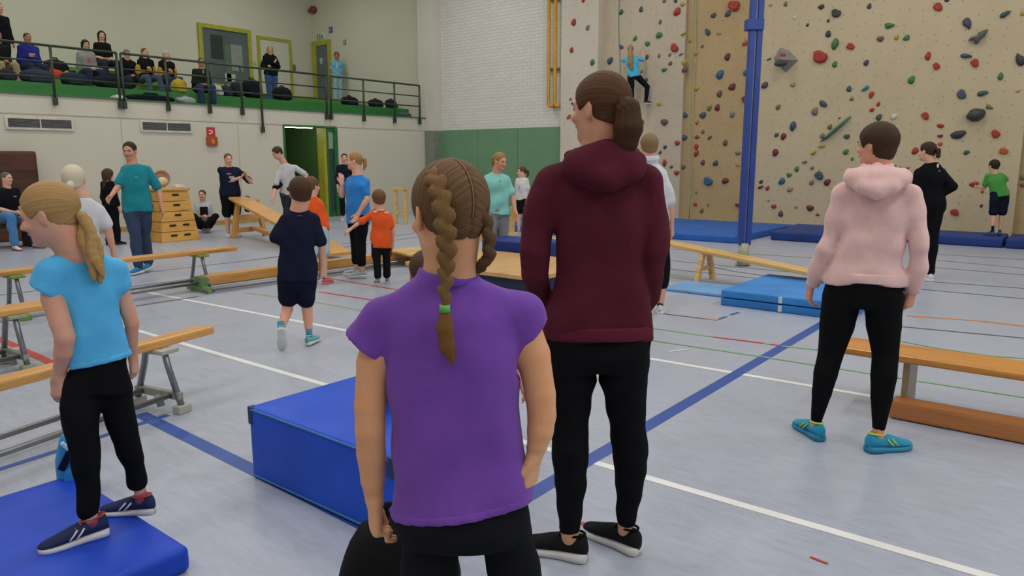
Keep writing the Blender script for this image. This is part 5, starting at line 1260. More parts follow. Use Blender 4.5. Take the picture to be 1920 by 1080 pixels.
P, Q = net(f, .0038, (), 1); v = (P - s.hc) @ s.hR; st = np.arctan2(v[:, 1] + .02, v[:, 2] - .02 + np.abs(v[:, 0]) * .55) * 1.8
P = P + nrm_rows(P, Q) * ((np.sin(st * 17) * .5 + np.sin(st * 37 + 1) * .35) * .0016 - .004 * np.exp(-(v[:, 0] / .004) ** 2))[:, None]
mesh_np('hair', P, Q, hairm(DK, LT), s.root, st)
MB().tube([s.hc + s.hR @ np.array([0, -.065 * H - math.sin(t) * .438 * H, .125 * H + math.cos(t) * .405 * H]) for t in np.linspace(-.5, 2.0, 16)], .0013, 6).build('parting', skin('#8f705c'), s.root)
pa = [(806, 326, -.050), (820, 345, -.082), (831, 385, -.102), (836, 430, -.108), (838, 470, -.103), (836, 510, -.098), (834, 545, -.100), (834, 572, -.102)]
path = [s.pt(*q) for q in pa]; nn = [path[i] - s.hc for i in range(4)] + [np.array([0, -1.0, .1])] * 4
braid(s, path, [s.m(q) for q in (17, 20, 22, 22, 20, 16, 14, 11)], 17, '#4a3422', '#a07a4a', nn)
t0 = s.pt(834, 578, -.103); MB().tube([t0 + UP * .007, t0 - UP * .007], .0105, 12).build('hair_tie', mat('tie_green', '#5fae4a', 0.6), s.root)
s.tail([t0, s.pt(834, 615, -.108), s.pt(839, 650, -.106), s.pt(850, 686, -.102)], [s.m(9), s.m(15), s.m(14), s.m(3)], '#4a2f18', '#9c6c34', 'braid_end', .0035, ((0, 1.0, 0), .6))
pb = [(872, 322, -.06), (896, 362, -.062), (910, 410, -.05), (916, 445, -.04), (917, 472, -.03), (910, 492, -.02), (888, 508, -.012)]
path = [s.pt(*q) for q in pb]; nn = [path[i] - s.hc for i in range(4)] + [np.array([.7, -.7, 0])] * 3
braid(s, path, [s.m(q) for q in (13, 15, 16, 17, 18, 17, 12)], 13, DK, '#7a5a3c', nn)

# ---------------------------------------------------------------- woman in the maroon hooded jacket
s = Person('woman in a maroon hooded jacket and black leggings with a brown ponytail', 1118, dist=2.57, h=.008, hf=.0055, sk='#cf9c80')
RW = [(632, 1019, 1221, .55), (600, 1020, 1221, .55), (560, 1030, 1215, .56), (500, 1044, 1212, .60), (440, 1038, 1215, .58), (390, 1030, 1222, .52), (350, 1030, 1222, .46), (325, 1048, 1205, .42), (300, 1072, 1185, .42), (280, 1095, 1160, .6)]
B = s.body; B.loft((0, 0, 0), UP, XR, rows(s, RW[1:], .55), .02, 2.3, off=-.022)
aL = [(1034, 338, .0, 31), (1012, 410, -.01, 31), (1003, 470, -.03, 28), (1002, 515, -.02, 26), (1016, 555, .06, 22), (1030, 580, .10, 17)]
aR = [(1212, 340, .0, 29), (1224, 410, .0, 28), (1229, 470, -.02, 26), (1226, 515, .0, 23), (1218, 555, .06, 19), (1206, 580, .10, 16)]
for a in (aL, aR): p, r = limb(s, a); B.chain(p, [q - .012 for q in r], .03)
for a, g in ((aL, 1), (aR, -1)): w = s.pt(*a[-1][:3]); s.hand(w, np.array([.3 * g, .5, -.8]), np.array([-g, 0, 0]), np.array([0, 1, 0]), L=.17, curl=.4, simple=True)
gl = s.pt(1060, 1052); lgL = [(1070, 640, .0, 50), (1069, 720, .0, 47), (1068, 790, -.01, 37), (1069, 840, -.03, 37), (1070, 900, -.03, 32), (1068, 985, -.035, 22)]
lgR = [(1168, 640, .0, 50), (1170, 710, .0, 45), (1176, 790, .02, 35), (1182, 850, .03, 35), (1181, 905, .04, 28), (1174, 975, .05, 19)]
for a in (lgL, lgR): p, r = limb(s, a); B.chain(p, [q - .012 for q in r], .03)
anL, anR = s.pt(1070, 1000, -.035), s.pt(1174, 985, .05)
B.cone(s.pt(1068, 985, -.035), s.m(20), anL - UP * .02, s.m(18), .01); B.cone(s.pt(1174, 975, .05), s.m(17), anR - UP * .02, s.m(17), .01)
s.set_head(s.pt(1124, 204, .0), s.m(124), 57, 2); s.head(True, True); nk = s.pt(1128, 292, .0); s.neck(nk, s.m(33))
s.shoe(anL, (-.95, .28), .275, '#17181b', '#cfcfcc', 0, 0.0, laces='#101114', accent='#0d0e10'); s.shoe(anR, (-.8, .65), .265, '#17181b', '#cfcfcc', 0, 0.0, laces='#101114', accent='#0d0e10')
s.finish()
MAR = cloth('#521728', .5)
f = Field(); f.loft((0, 0, 0), UP, XR, rows(s, RW, .55), .02, 2.3)
for a in (aL, aR): p, r = limb(s, a); f.chain(p, r, .03); f.cone(p[0], r[0] * .8, s.pt(1125, 308, 0), s.m(26), .03)
f.cone(nk + UP * .08, s.m(40), nk + UP * .3, s.m(46), .01, 'sub')
f.disp(wavy(.0032, [(14, 6, 8, .3, 1), (-12, 4, 15, 1.7, 1), (5, 0, -30, 2.6, .7), (22, 0, 12, .9, .5), (-7, 3, 22, 4, .6)]))
s.part('hooded_jacket', f, MAR, .008)
f = Field(); f.loft((0, 0, 0), UP, XR, rows(s, [(629, 1019, 1221, .55), (618, 1017, 1223, .55), (604, 1019, 1222, .55)], .55), .01, 2.3, off=.004); s.part('waistband', f, cloth('#5e1b30', .3), .006)
f = Field(); c = [s.pt(1070, 293, -.02), s.pt(1080, 303, -.07), s.pt(1105, 325, -.125), s.pt(1142, 340, -.14), s.pt(1175, 325, -.125), s.pt(1196, 300, -.07), s.pt(1190, 284, .01)]
f.chain(c, [s.m(q) for q in (12, 15, 16, 17, 16, 14, 11)], .02, 'add', (np.array([0, 1.0, 0]), .7)); f.ell(s.pt(1132, 312, -.085), (.135, .06, .085), None, .03)
c2 = [s.pt(1082, 288, -.03), s.pt(1115, 298, -.10), s.pt(1150, 300, -.11), s.pt(1178, 290, -.06)]; f.chain(c2, [s.m(q) for q in (12, 13, 13, 11)], .008)
f.disp(wavy(.003, [(30, 10, 36, .4, 1), (-24, 8, 40, 2, .8)])); s.part('hood', f, MAR, .006)
f = Field()
for a in (lgL, lgR): p, r = limb(s, a); f.chain(p, r, .03)
f.loft((0, 0, 0), UP, XR, rows(s, [(690, 1030, 1212, .6), (660, 1022, 1218, .6), (625, 1024, 1216, .50), (605, 1040, 1200, .45)], .6), .02, 2.3, off=-.006); f.disp(wavy(.0016, [(10, 10, 60, 1, 1), (20, -14, 48, 3, .8)])); s.part('leggings', f, cloth('#0e0f12', .4), .007)
DK, LT = '#2b190e', '#6b4628'
s.hair_cap(DK, LT, .035, -.20, .33, (.10, -1, .05), h=.005)
t0 = s.pt(1166, 192, -.07); MB().tube([t0 + np.array([-.016, 0, .008]), t0 + np.array([.014, -.01, -.008])], .022, 12).build('hair_tie', mat('tie_brown', '#3a2824', 0.6), s.root)
s.tail([t0, s.pt(1176, 205, -.085), s.pt(1178, 240, -.095), s.pt(1174, 268, -.09), s.pt(1166, 284, -.085)], [s.m(11), s.m(22), s.m(25), s.m(20), s.m(8)], '#24140a', '#5a3a20', 'ponytail', .005)

# ---------------------------------------------------------------- woman in pink
s = Person('woman in a pale pink hooded sweatshirt and black leggings with short brown hair', 1600, dist=4.06, h=.010, hf=.007, sk='#d3a088')
RW = [(530, 1549, 1696, .62), (515, 1549, 1696, .62), (480, 1560, 1696, .62), (440, 1568, 1700, .60), (400, 1572, 1706, .54), (372, 1574, 1710, .48), (352, 1586, 1700, .44), (332, 1606, 1686, .45), (312, 1625, 1665, .6)]
B = s.body; B.loft((0, 0, 0), UP, XR, rows(s, RW[1:], .55), .02, 2.3, off=-.022)
aL = [(1583, 368, .0, 24), (1565, 420, .0, 21), (1550, 465, -.02, 19), (1538, 495, .02, 18), (1525, 530, .06, 13)]
aR = [(1708, 368, .0, 23), (1719, 420, .0, 20), (1724, 465, -.02, 18), (1720, 500, .0, 17), (1711, 542, .03, 13)]
for a in (aL, aR): p, r = limb(s, a); B.chain(p, [q - .017 for q in r], .03)
w = s.pt(1521, 532, .06); s.hand(w, np.array([-.10, .25, -.9]), np.array([-.9, -.3, 0]), np.array([.4, .9, 0]), L=.165, curl=[.4, .5, .5, .5], fine=.0045)
w = s.pt(1710, 545, .03); s.hand(w, np.array([-.1, .2, -.95]), np.array([.8, -.5, 0]), np.array([-.5, .8, 0]), L=.16, curl=[.7, .7, .6, .6], fine=.0045)
lgL = [(1578, 560, .0, 38), (1569, 610, .0, 34), (1557, 665, .0, 25), (1548, 700, -.02, 24), (1541, 735, -.02, 20), (1531, 785, -.0, 12)]
lgR = [(1656, 560, .0, 36), (1657, 610, .0, 33), (1660, 665, .0, 25), (1657, 705, -.03, 25), (1653, 745, -.04, 21), (1648, 800, -.06, 13)]
for a in (lgL, lgR): p, r = limb(s, a); B.chain(p, [q - .012 for q in r], .03)
anL, anR = s.pt(1530, 792, .0), s.pt(1647, 808, -.06)
B.cone(s.pt(1531, 780, 0), s.m(11), anL - UP * .03, s.m(11), .01); B.cone(s.pt(1648, 795, -.06), s.m(12), anR - UP * .03, s.m(12), .01)
s.set_head(s.pt(1643, 272, .0), s.m(82), 62, 3); s.head(True, True); nk = s.pt(1648, 325, .0); s.neck(nk, s.m(21))
s.shoe(anL, (-.55, .8), .255, '#1f8fb5', '#1c7fa5', 0, 0, accent='#c8d83a', stripe='#b9c93a'); s.shoe(anR, (.75, .62), .265, '#1f8fb5', '#1c7fa5', 0, 0, accent='#c8d83a', stripe='#b9c93a')
s.finish()
PNK = cloth('#e6bfba', .55)
f = Field(); f.loft((0, 0, 0), UP, XR, rows(s, RW, .55), .02, 2.3)
for a in (aL, aR): p, r = limb(s, a); f.chain(p, r, .03); f.cone(p[0], r[0] * .75, s.pt(1645, 340, 0), s.m(18), .03)
f.disp(wavy(.0045, [(9, 6, 8, .3, .7), (-12, 4, 15, 1.7, .8), (5, 4, -40, 2.6, .9), (16, 0, 22, .9, .6)])); s.part('hooded_sweatshirt', f, PNK, .010)
f = Field(); f.loft((0, 0, 0), UP, XR, rows(s, [(527, 1549, 1697, .62), (518, 1548, 1697, .62), (508, 1550, 1697, .62)], .6), .01, 2.3, off=.003); s.part('waistband', f, cloth('#e8c4bf', .3), .008)
for a in (aL, aR): p, r = limb(s, a); d = nrm(p[-1] - p[-2]); MB().tube([p[-1] - d * .05, p[-1] - d * .045, p[-1] + d * .01, p[-1] + d * .014], [r[-1] * 1.02, r[-1] * 1.12, r[-1] * 1.08, r[-1] * .95], 16).build('cuff', cloth('#e8c4bf', .3), s.root)
f = Field(); c = [s.pt(1592, 322, .05), s.pt(1598, 330, -.06), s.pt(1618, 350, -.13), s.pt(1645, 358, -.15), s.pt(1672, 350, -.13), s.pt(1692, 330, -.06), s.pt(1694, 322, .05)]
f.chain(c, [s.m(q) for q in (8, 12, 15, 17, 15, 12, 8)], .02); f.ell(s.pt(1645, 334, -.07), (.15, .08, .06), None, .03)
c = [s.pt(1612, 318, .06), s.pt(1622, 312, -.03), s.pt(1645, 308, -.06), s.pt(1668, 312, -.03), s.pt(1676, 320, .05)]; f.chain(c, [s.m(q) for q in (6, 8, 8, 8, 6)], .02)
f.cone(s.pt(1645, 322, -.01), s.m(20), s.pt(1645, 290, -.01), s.m(26), .01, 'sub'); s.part('hood', f, PNK, .007, it=3)
f = Field()
for a in (lgL, lgR): p, r = limb(s, a); f.chain(p, r, .03)
f.loft((0, 0, 0), UP, XR, rows(s, [(575, 1552, 1690, .62), (550, 1546, 1692, .62), (520, 1548, 1690, .6), (500, 1556, 1686, .58)], .6), .02, 2.3, off=-.004); s.part('leggings', f, cloth('#0d0e10', .35), .009)
s.hair_cap('#20150f', '#57402c', .062, -.36, .33, (0, -.55, .85), h=.0065, groove=.02)
e = empty('camera_device', s.P + np.array([*(s.r * s.pt(1697, 553, .1)[0] + s.d * .13), s.pt(1697, 553, .1)[2]]), 0, 'small black compact camera in the hand of the woman in pink', 'camera')
MB().bb((-.03, -.012, -.045), (.03, .012, .045), .004).build('case', mat('device_black', '#17181a', 0.4), e); MB().tube([(0, -.012, 0), (0, -.03, 0)], .018, 14).build('lens', mat('device_lens', '#5d6168', 0.25), e)

# ---------------------------------------------------------------- girl in the light blue t-shirt
MZ = .10
s = Person('girl in a bright light blue t-shirt with a long blonde ponytail', 190, 995, z0=MZ, h=.008, hf=.0055, sk='#d6a58c')
tr_ = [(715, 118, 250, .7), (680, 120, 247, .68), (640, 118, 238, .66), (600, 112, 228, .64), (560, 104, 222, .62), (530, 98, 218, .56), (505, 100, 215, .5), (482, 112, 205, .48), (462, 122, 190, .55)]
B = s.body; B.loft((0, 0, 0), UP, XR, rows(s, tr_[1:], .6), .02, 2.2, off=-.018)
aL = [(98, 512, -.02, 27), (100, 560, -.03, 24), (113, 605, -.05, 21), (122, 632, -.06, 20), (119, 660, -.04, 19), (113, 690, -.01, 14), (108, 708, .0, 12)]
aR = [(215, 505, .02, 24), (228, 550, .03, 18), (240, 585, .03, 16), (247, 605, .03, 15), (247, 640, .05, 13), (249, 668, .07, 10)]
for a in (aL, aR): p, r = limb(s, a); B.chain(p, [r[0] * .8, r[1] * .96] + r[2:], .03)
w = s.pt(108, 709, .0); s.hand(w, np.array([-.08, .05, -1]), np.array([-.7, -.7, 0]), np.array([-.6, .6, 0]), L=.125, curl=[.4, .45, .45, .4], fine=.0035)
w = s.pt(249, 670, .07); s.hand(w, np.array([.03, .0, -1]), np.array([.8, -.5, 0]), np.array([-.6, .6, 0]), L=.115, curl=[.5, .55, .5, .45], fine=.0035)
lgL = [(154, 715, .0, 33), (150, 760, -.01, 37), (156, 830, -.03, 31), (160, 880, -.04, 28), (166, 958, -.05, 23)]
lgR = [(212, 705, .0, 30), (218, 750, .02, 33), (233, 815, .03, 27), (248, 860, .05, 24), (259, 905, .07, 19)]
for a in (lgL, lgR): p, r = limb(s, a); B.chain(p, [q - .012 for q in r], .03)
aLk = s.pt(170, 972, -.05); aRk = s.pt(263, 925, .07); B.cone(s.pt(166, 955, -.05), s.m(17), aLk, s.m(15), .01); B.cone(s.pt(260, 900, .07), s.m(14), aRk, s.m(13), .01)
s.set_head(s.pt(92, 402, .0), s.m(127), 68, 14); s.head(True, True); nk = s.pt(150, 472, .0) * .8 + s.pt(120, 472, .0) * .2; s.neck(nk, s.m(29))
B.cone(s.hp(0, -.12, -.2), s.m(30), nk, s.m(31), .03)
SH = '#1f2a52'
zL = s.pt(150, 1018, -.05)[2]; zR = s.pt(265, 975, .07)[2]
s.shoe(aLk, (-.97, -.18), .225, SH, '#d6d4d6', 0, 0.0, laces='#c0563a', stripe='#cdd2dc', sock=('#c2556a', .16, .085), accent='#b8453f'); s.shoe(aRk, (-.85, .5), .21, SH, '#d6d4d6', 0.0, 0.0, laces='#3a4a8a', stripe='#cdd2dc', sock=('#c2556a', .16, .085), accent='#b8453f')
s.finish()
BLU = cloth('#55b4ea', .55)
f = Field(); f.loft((0, 0, 0), UP, XR, rows(s, tr_, .6), .02, 2.2)
for a, (ex, ey), rb in ((aL, (86, 545), 33), (aR, (223, 530), 25)):
    p, r = limb(s, a); e = s.pt(ex, ey, a[0][2]); f.cone(p[0], r[0] * 1.05, e, s.m(rb), .03); f.cone(p[0], r[0] * .8, s.pt(155, 488, 0), s.m(20), .03)
p0, p1, p2 = s.pt(120, 692, .0), s.pt(170, 692, -.09), s.pt(244, 664, .0); nv = np.cross(p1 - p0, p2 - p0); nv = nv if nv[2] < 0 else -nv; f.cut(p0, nv)
q0, q1 = s.pt(54, 532, 0), s.pt(118, 564, 0); ed = nrm(q1 - q0); dn = np.array([-ed[2], 0, ed[0]]); dn = dn if dn[2] < 0 else -dn; lx = s.pt(116, 564, 0)[0]
f._add('cut', lambda X, Y, Z, e=q1, d=dn, l=lx: sleeve_cut(X, Y, Z, e, d, l, -1), q1, q1, 0)
f.cone(nk + UP * .06, s.m(31), nk + np.array([-.04, 0, .2]), s.m(34), .004, 'sub')
f.disp(wavy(.0034, [(14, 6, 12, .3, 1), (-18, 4, 20, 1.7, .9), (6, 0, -40, 2.6, .6), (26, 0, 14, .9, .5)])); s.part('t_shirt', f, BLU, .007)
fb = Field(); fb.ops = list(f.ops); fb.cut(p0 - nrm(nv) * .022, -nv); fb.disp(lambda X, Y, Z: -.0022); s.part('hem_band', fb, BLU, .006)
f = Field()
for a in (lgL, lgR): p, r = limb(s, a); f.chain(p, r, .03); d = nrm(p[-1] - p[-2]); f.cone(p[-1] - d * .02, r[-1] * 1.08, p[-1], r[-1] * 1.1, .006)
f.loft((0, 0, 0), UP, XR, rows(s, [(735, 122, 248, .68), (700, 123, 245, .64), (660, 130, 236, .60)], .66), .02, 2.2, off=-.006); f.disp(soft_folds(.0022, 3, 1.3)); s.part('trousers', f, cloth('#101114', .4), .007)
DK, LT = '#7d5c36', '#c7a26b'
s.hair_cap(DK, LT, .035, -.20, .34, (.05, -1, -.05), h=.005)
t0 = s.pt(147, 403, -.02); MB().tube([t0 + np.array([-.006, 0, .014]), t0 + np.array([.006, 0, -.014])], .021, 12).build('hair_tie', mat('tie_mint', '#8fbfae', 0.6), s.root)
for k, (ox, dd, sc) in enumerate(((0, -.03, 1.0), (-6, -.045, .8), (7, -.035, .75), (2, -.06, .7))):
    pts = [t0] + [s.pt(156 + 30 * t + ox * min(1, 3 * t) + 4 * math.sin(9 * t + k * 1.7), 415 + 112 * t - 4 * k, dd - .05 * t) for t in np.linspace(.03, 1, 9)]
    s.tail(pts, [s.m(9)] + [s.m((15 - 9 * max(0, t - .75) / .25) * sc) for t in np.linspace(.03, 1, 9)], '#7a5830', '#d9b274', 'ponytail', .0045)
# ================================================================ THE OTHER PEOPLE
p_ = lambda *a: ('p', *a)
# boy in navy walking away
s = figure('boy in navy t-shirt and navy shorts walking away, one foot lifted', 570, 648, 330, yaw=5, hyaw=12, child=True, h=.010, hf=.008, face=False, hh=.235, fat=.98,
    j={'hd': p_(563, 361, .0), 'nk': p_(560, 394, 0), 'shl': p_(531, 408, 0), 'shr': p_(590, 408, 0), 'ell': p_(516, 452, -.02), 'wrl': p_(530, 461, .16), 'elr': p_(604, 462, -.02), 'wrr': p_(603, 503, .05), 'hpl': p_(542, 520, 0), 'hpr': p_(572, 520, 0),
       'knl': p_(539, 580, .03), 'anl': p_(527, 617, -.12), 'knr': p_(576, 580, .02), 'anr': p_(580, 630, .0), 'liftl': 1.15, 'ftl': (-.05, 1), 'ftr': (.45, .9)},
    shirt=('#171b31', .80, -.04, .75, {'print': [(0, .93, .03, .007, '#7a2a38')], 'pback': True}), pants=('#12162a', .31, 1.1, {'wide': .012}), shoes=('#5aa7a8', '#c9cdc9', ('#3f88b0', .30, .13), '#c9d85a', '#d9e0dc'), hair=('boy', '#2e1f15', '#5a3f28'), hands=.007, sk='#d9a88e')
# man in teal
s = figure('man in a teal t-shirt and blue jeans walking by the benches', 266, 511, 262, yaw=170, hyaw=158, tilt=8, h=.012, hf=.009, fat=.95,
    j={'hd': p_(243, 283, 0), 'nk': p_(248, 309, 0), 'shr': p_(233, 315, 0), 'shl': p_(279, 315, 0), 'elr': p_(223, 348, -.05), 'wrr': p_(207, 369, -.25), 'ell': p_(298, 356, .0), 'wrl': p_(304, 391, -.1), 'hpr': p_(246, 392, 0), 'hpl': p_(271, 392, 0), 'knr': p_(253, 440, -.10), 'anr': p_(261, 500, -.12), 'knl': p_(271, 440, .05), 'anl': p_(279, 492, .14), 'ftr': (-.6, -.8), 'ftl': (-.3, -.95)},
    shirt=('#17818f', .82, -.05, .6, {'print': [(-.03, .72, .02, .008, '#7fb56a')]}), pants=('#34425c', .97, .6), shoes=('#1d6fa3', '#cfd4d6', None, '#d8dcdc', '#d8dcdc'), hair=('crop', '#1e1611', '#3f2f22'), sk='#c6957a')
# platinum-haired child
s = figure('child with platinum hair and white t-shirt seen from behind', 168, 640, 308, yaw=-12, hyaw=-15, child=True, h=.012, hf=.009, face=True, hh=.225,
    j={'hd': p_(139, 337, 0), 'nk': p_(152, 372, 0), 'shl': p_(133, 388, 0), 'shr': p_(188, 388, 0), 'elr': p_(203, 430, 0), 'wrr': p_(213, 474, .05), 'ell': p_(140, 425, .12), 'wrl': p_(155, 440, .25)},
    shirt=('#c9cad0', .75, .0, .7), pants=('#2b3040', .95, .3), shoes=('#8d97a5',), hair=('short', '#b9ab8f', '#e6dcc6'), sk='#d9aa94')
t0 = s.hp(0, -.47, -.12); s.tail([t0, s.hp(0, -.56, -.2), s.hp(-.05, -.54, -.36)], [.02, .032, .014], '#b9ab8f', '#e2d8c2', 'ponytail', .008)
MB().tube([t0 + [.0, .01, .0], t0 - [.0, .012, .004]], .026, 10).build('hair_tie', mat('tie_white', '#d5d5dc', 0.6), s.root)
# long-haired person in black
figure('person with long brown hair all in black beside the man in teal', 214, 459, 316, yaw=-50, hyaw=-55, tilt=10, child=True, h=.016, hf=.012, face=True, shirt=('#121315', 1.6, -.05, .5), pants=('#101114', .97, .6), shoes=('#1b1c1f', '#3a3a3c'), hair=('long', '#2a1c13', '#5c4430', 1.15), hands='simple')
# seated man, cut by the picture's edge
Pm = gx(10, 405, -14.25); figure('seated man in black t-shirt and blue jeans beside the brown mat', P=(Pm[0], Pm[1], .42), yaw=215, hyaw=225, H=1.56, sit={'z': 0, 'floor': -.42, 'open': .10}, h=.016, hf=.011, lean=.25, j={'wrl': ('h', -.05, .22, .05), 'wrr': ('h', .05, .22, .05)}, shirt=('#17181c', .75, -.05, .5, {'print': [(-.03, .7, .03, .01, '#b9b9bb')]}), pants=('#4a7fb5', .95, .7), shoes=('#c9c6c4', '#8c4a44'), hair=('crop', '#4a4642', '#77726c'))
e = empty('low_bench', (Pm[0], Pm[1], 0), 0, 'low dark bench under the seated man by the brown mat', 'bench')
MB().bb((-.35, -1.6, .34), (.12, .5, .40), .01).build('seat', mat('dark_seat', '#2a1f1a', 0.6), e)
for y in (-1.4, .3): MB().bb((-.3, y, 0), (.08, y + .06, .34)).build('leg', mat('dark_seat', '#2a1f1a', 0.6), e)
# woman sitting on the floor by the vaulting box
Pm = gz(384, 434); figure('woman sitting on the floor in black and grey vest by the wall', P=(Pm[0], Pm[1], 0), yaw=185, hyaw=165, H=1.50, sit={'z': .02, 'open': .12, 'kz': .02}, h=.016, hf=.012, j={'knl': ('h', -.14, .17, .13), 'knr': ('h', .14, .17, .13), 'anl': ('h', .03, .20, -.02), 'anr': ('h', -.03, .22, -.02), 'wrl': ('h', -.03, .15, .13), 'wrr': ('h', .03, .15, .13)}, shirt=('#b9bcc0', .7, 0, .4, {'bib': '#1a1b1e'}), pants=('#17181b', .97, .5), shoes=('#5f4550', '#8a7a78'), hair=('crop', '#3a281d', '#6a4c36'), female=True)
# clapping person
figure('person in navy t-shirt and knee shorts clapping by the trestle', 437, 444, 287, yaw=192, hyaw=195, tilt=5, h=.014, hf=.011, fat=1.08, j={'elr': p_(428, 340, -.05), 'wrr': p_(452, 333, -.25), 'ell': p_(471, 342, -.05), 'wrl': p_(462, 332, -.25), 'hdr': (.5, -.3, .8), 'hdl': (-.1, -.4, .9)}, shirt=('#1a2033', .8, -.1, .6, {'print': [(.02, .75, .05, .012, '#a9b0c0'), (-.01, .62, .06, .03, '#8f9bb0'), (-.005, .45, .07, .012, '#8f9bb0')]}), pants=('#141518', .5, .8, {'wide': .015}), shoes=('#c9cacc', '#d5d5d5', ('#d0d0d0', .42)), hair=('crop', '#4a3a2c', '#7a6450'))
# man in white leaning over the sloping bench
s = figure('man in white polo shirt with black belt bag leaning over the bench', 548, 436, 268, yaw=150, hyaw=118, tilt=28, h=.014, hf=.011, H=1.76, j={'hd': p_(520, 287, -.15), 'nk': p_(533, 307, -.08), 'shr': p_(521, 316, -.15), 'shl': p_(556, 312, .02), 'elr': p_(516, 352, -.2), 'wrr': p_(512, 372, -.35), 'ell': p_(575, 328, .05), 'wrl': p_(563, 352, -.05), 'hpr': p_(534, 362, 0), 'hpl': p_(551, 362, .05)}, shirt=('#c4c4c6', .75, -.02, .35), pants=('#2f333b', .96, .4), shoes=('#c9c9c9', '#d5d5d5'), hair=('boy', '#2b1e16', '#5a4030'))
f = Field(); f.loft(s.pt(542, 352, .02), UP, XR, [(-.05, 0, 0, .145, .125), (.06, 0, 0, .145, .125)], .01, 2.2); s.part('waist_bag', f, cloth('#131416', .3), .014)
f = Field(); f.cone(s.pt(516, 352, -.2), .058, s.pt(527, 345, -.1), .05, .01); s.part('arm_warmer', f, cloth('#131416', .3), .014)
# boys in orange
figure('boy in orange t-shirt standing close behind the boy in navy', 599, 533, 331, yaw=-25, hyaw=-50, child=True, h=.012, hf=.009, face=True, hh=.215, j={'hd': p_(585, 349, 0), 'nk': p_(584, 370, 0), 'shl': p_(568, 385, 0), 'shr': p_(602, 384, 0), 'elr': p_(610, 415, 0), 'wrr': p_(610, 440, .05), 'ell': p_(566, 418, .1), 'wrl': p_(572, 445, .15)}, shirt=('#e2571f', .8, -.12, .7), pants=('#a9c4cc', .42, .9, {'wide': .012}), shoes=('#c2566a', '#d87a72'), hair=('boy', '#4a3323', '#7a5a3c'))
figure('child in orange t-shirt and black leggings stretching one arm out', 717, 532, 353, yaw=8, hyaw=14, child=True, h=.011, hf=.009, face=False, hh=.215, j={'hd': p_(710, 373, 0), 'nk': p_(712, 391, 0), 'shl': p_(692, 402, 0), 'shr': p_(730, 402, 0), 'ell': p_(674, 417, .0), 'wrl': p_(657, 430, .0), 'elr': p_(737, 430, 0), 'wrr': p_(737, 455, .03), 'hpl': p_(708, 458, 0), 'hpr': p_(722, 458, 0)}, shirt=('#e2571f', .75, -.10, .6, {'print': [(.055, .90, .035, .02, '#d6cfc9'), (-.055, .93, .035, .02, '#d6cfc9'), (0, .97, .07, .012, '#dcd5cf')], 'pback': True}), pants=('#15161a', .92, .2, {'stripe': '#8f2038'}), shoes=('#6f7f8a', '#c9cccc', ('#d0d0cc', .42), None, '#c9cccc'), hair=('boy', '#4a3524', '#80603f'), hands=.007)
# woman in blue
figure('woman in a bright blue t-shirt and black capri leggings with blonde ponytail', 674, 521, 283, yaw=78, hyaw=85, female=True, h=.011, hf=.009, fat=1.04, j={'hd': p_(664, 302, 0), 'nk': p_(670, 328, 0), 'shr': p_(685, 337, -.06), 'shl': p_(656, 335, .16), 'elr': p_(688, 374, -.12), 'wrr': p_(672, 401, -.14), 'ell': p_(641, 366, .1), 'wrl': p_(641, 345, .05), 'hdl': (0, .1, 1), 'hpr': p_(678, 410, -.06), 'hpl': p_(664, 408, .10), 'knr': p_(676, 455, -.05), 'anr': p_(679, 508, -.05), 'knl': p_(667, 455, .15), 'anl': p_(669, 504, .12), 'ftr': (-1, .1), 'ftl': (-.9, .4)}, shirt=('#2b7fce', .62, -.12, .55), pants=('#15161a', .86, .15), shoes=('#a5b4ba', '#c9ccca', ('#cfd0d0', .42), '#4f9bb0', '#d0d4d4'), hair=('pony', '#7a5836', '#b8925c'), hands=.007, sk='#d9ad96')
# person in dark clothes behind her
figure('person in dark navy clothes half hidden behind the woman in blue', 650, 413, 316, yaw=185, h=.018, hf=.014, child=False, H=1.62, shirt=('#191d2c', 1.5, -.05, .5), pants=('#15171d', .9, .4), shoes=('#b5b5b5',), hair=('pony', '#2a1c14', '#57402e'), female=True)
# woman in mint
figure('woman in a mint green t-shirt and grey jeans with tied blonde hair', 932, top=283, dist=9.4, yaw=200, hyaw=222, tilt=14, female=True, h=.012, hf=.009, j={'hd': p_(938, 302, -.05), 'nk': p_(931, 325, 0), 'shr': p_(912, 333, 0), 'shl': p_(950, 334, 0), 'ell': p_(961, 366, .0), 'wrl': p_(966, 397, -.1), 'elr': p_(906, 366, .0), 'wrr': p_(908, 398, .0)}, shirt=('#82c4bc', .72, -.10, .6, {'print': [(0, .8, .012, .010, '#4d8f88')]}), pants=('#85868a', .97, .6), shoes=('#c98a78', '#d8d8d4'), hair=('pony', '#7c5a36', '#b08a58', .9), hands=.008, sk='#cf9c82')
# girl in white by the green wall
figure('girl in white t-shirt and black shorts in front of the green padding', 979, 441, 312, yaw=140, hyaw=105, child=True, h=.016, hf=.011, shirt=('#cfcfd2', .6, -.05, .5, {'print': [(-.02, .6, .02, .06, '#b5a3a3')]}), pants=('#17181c', .36, .7), shoes=('#b9b9b9',), hair=('pony', '#3a281b', '#6a4c34'), female=True)
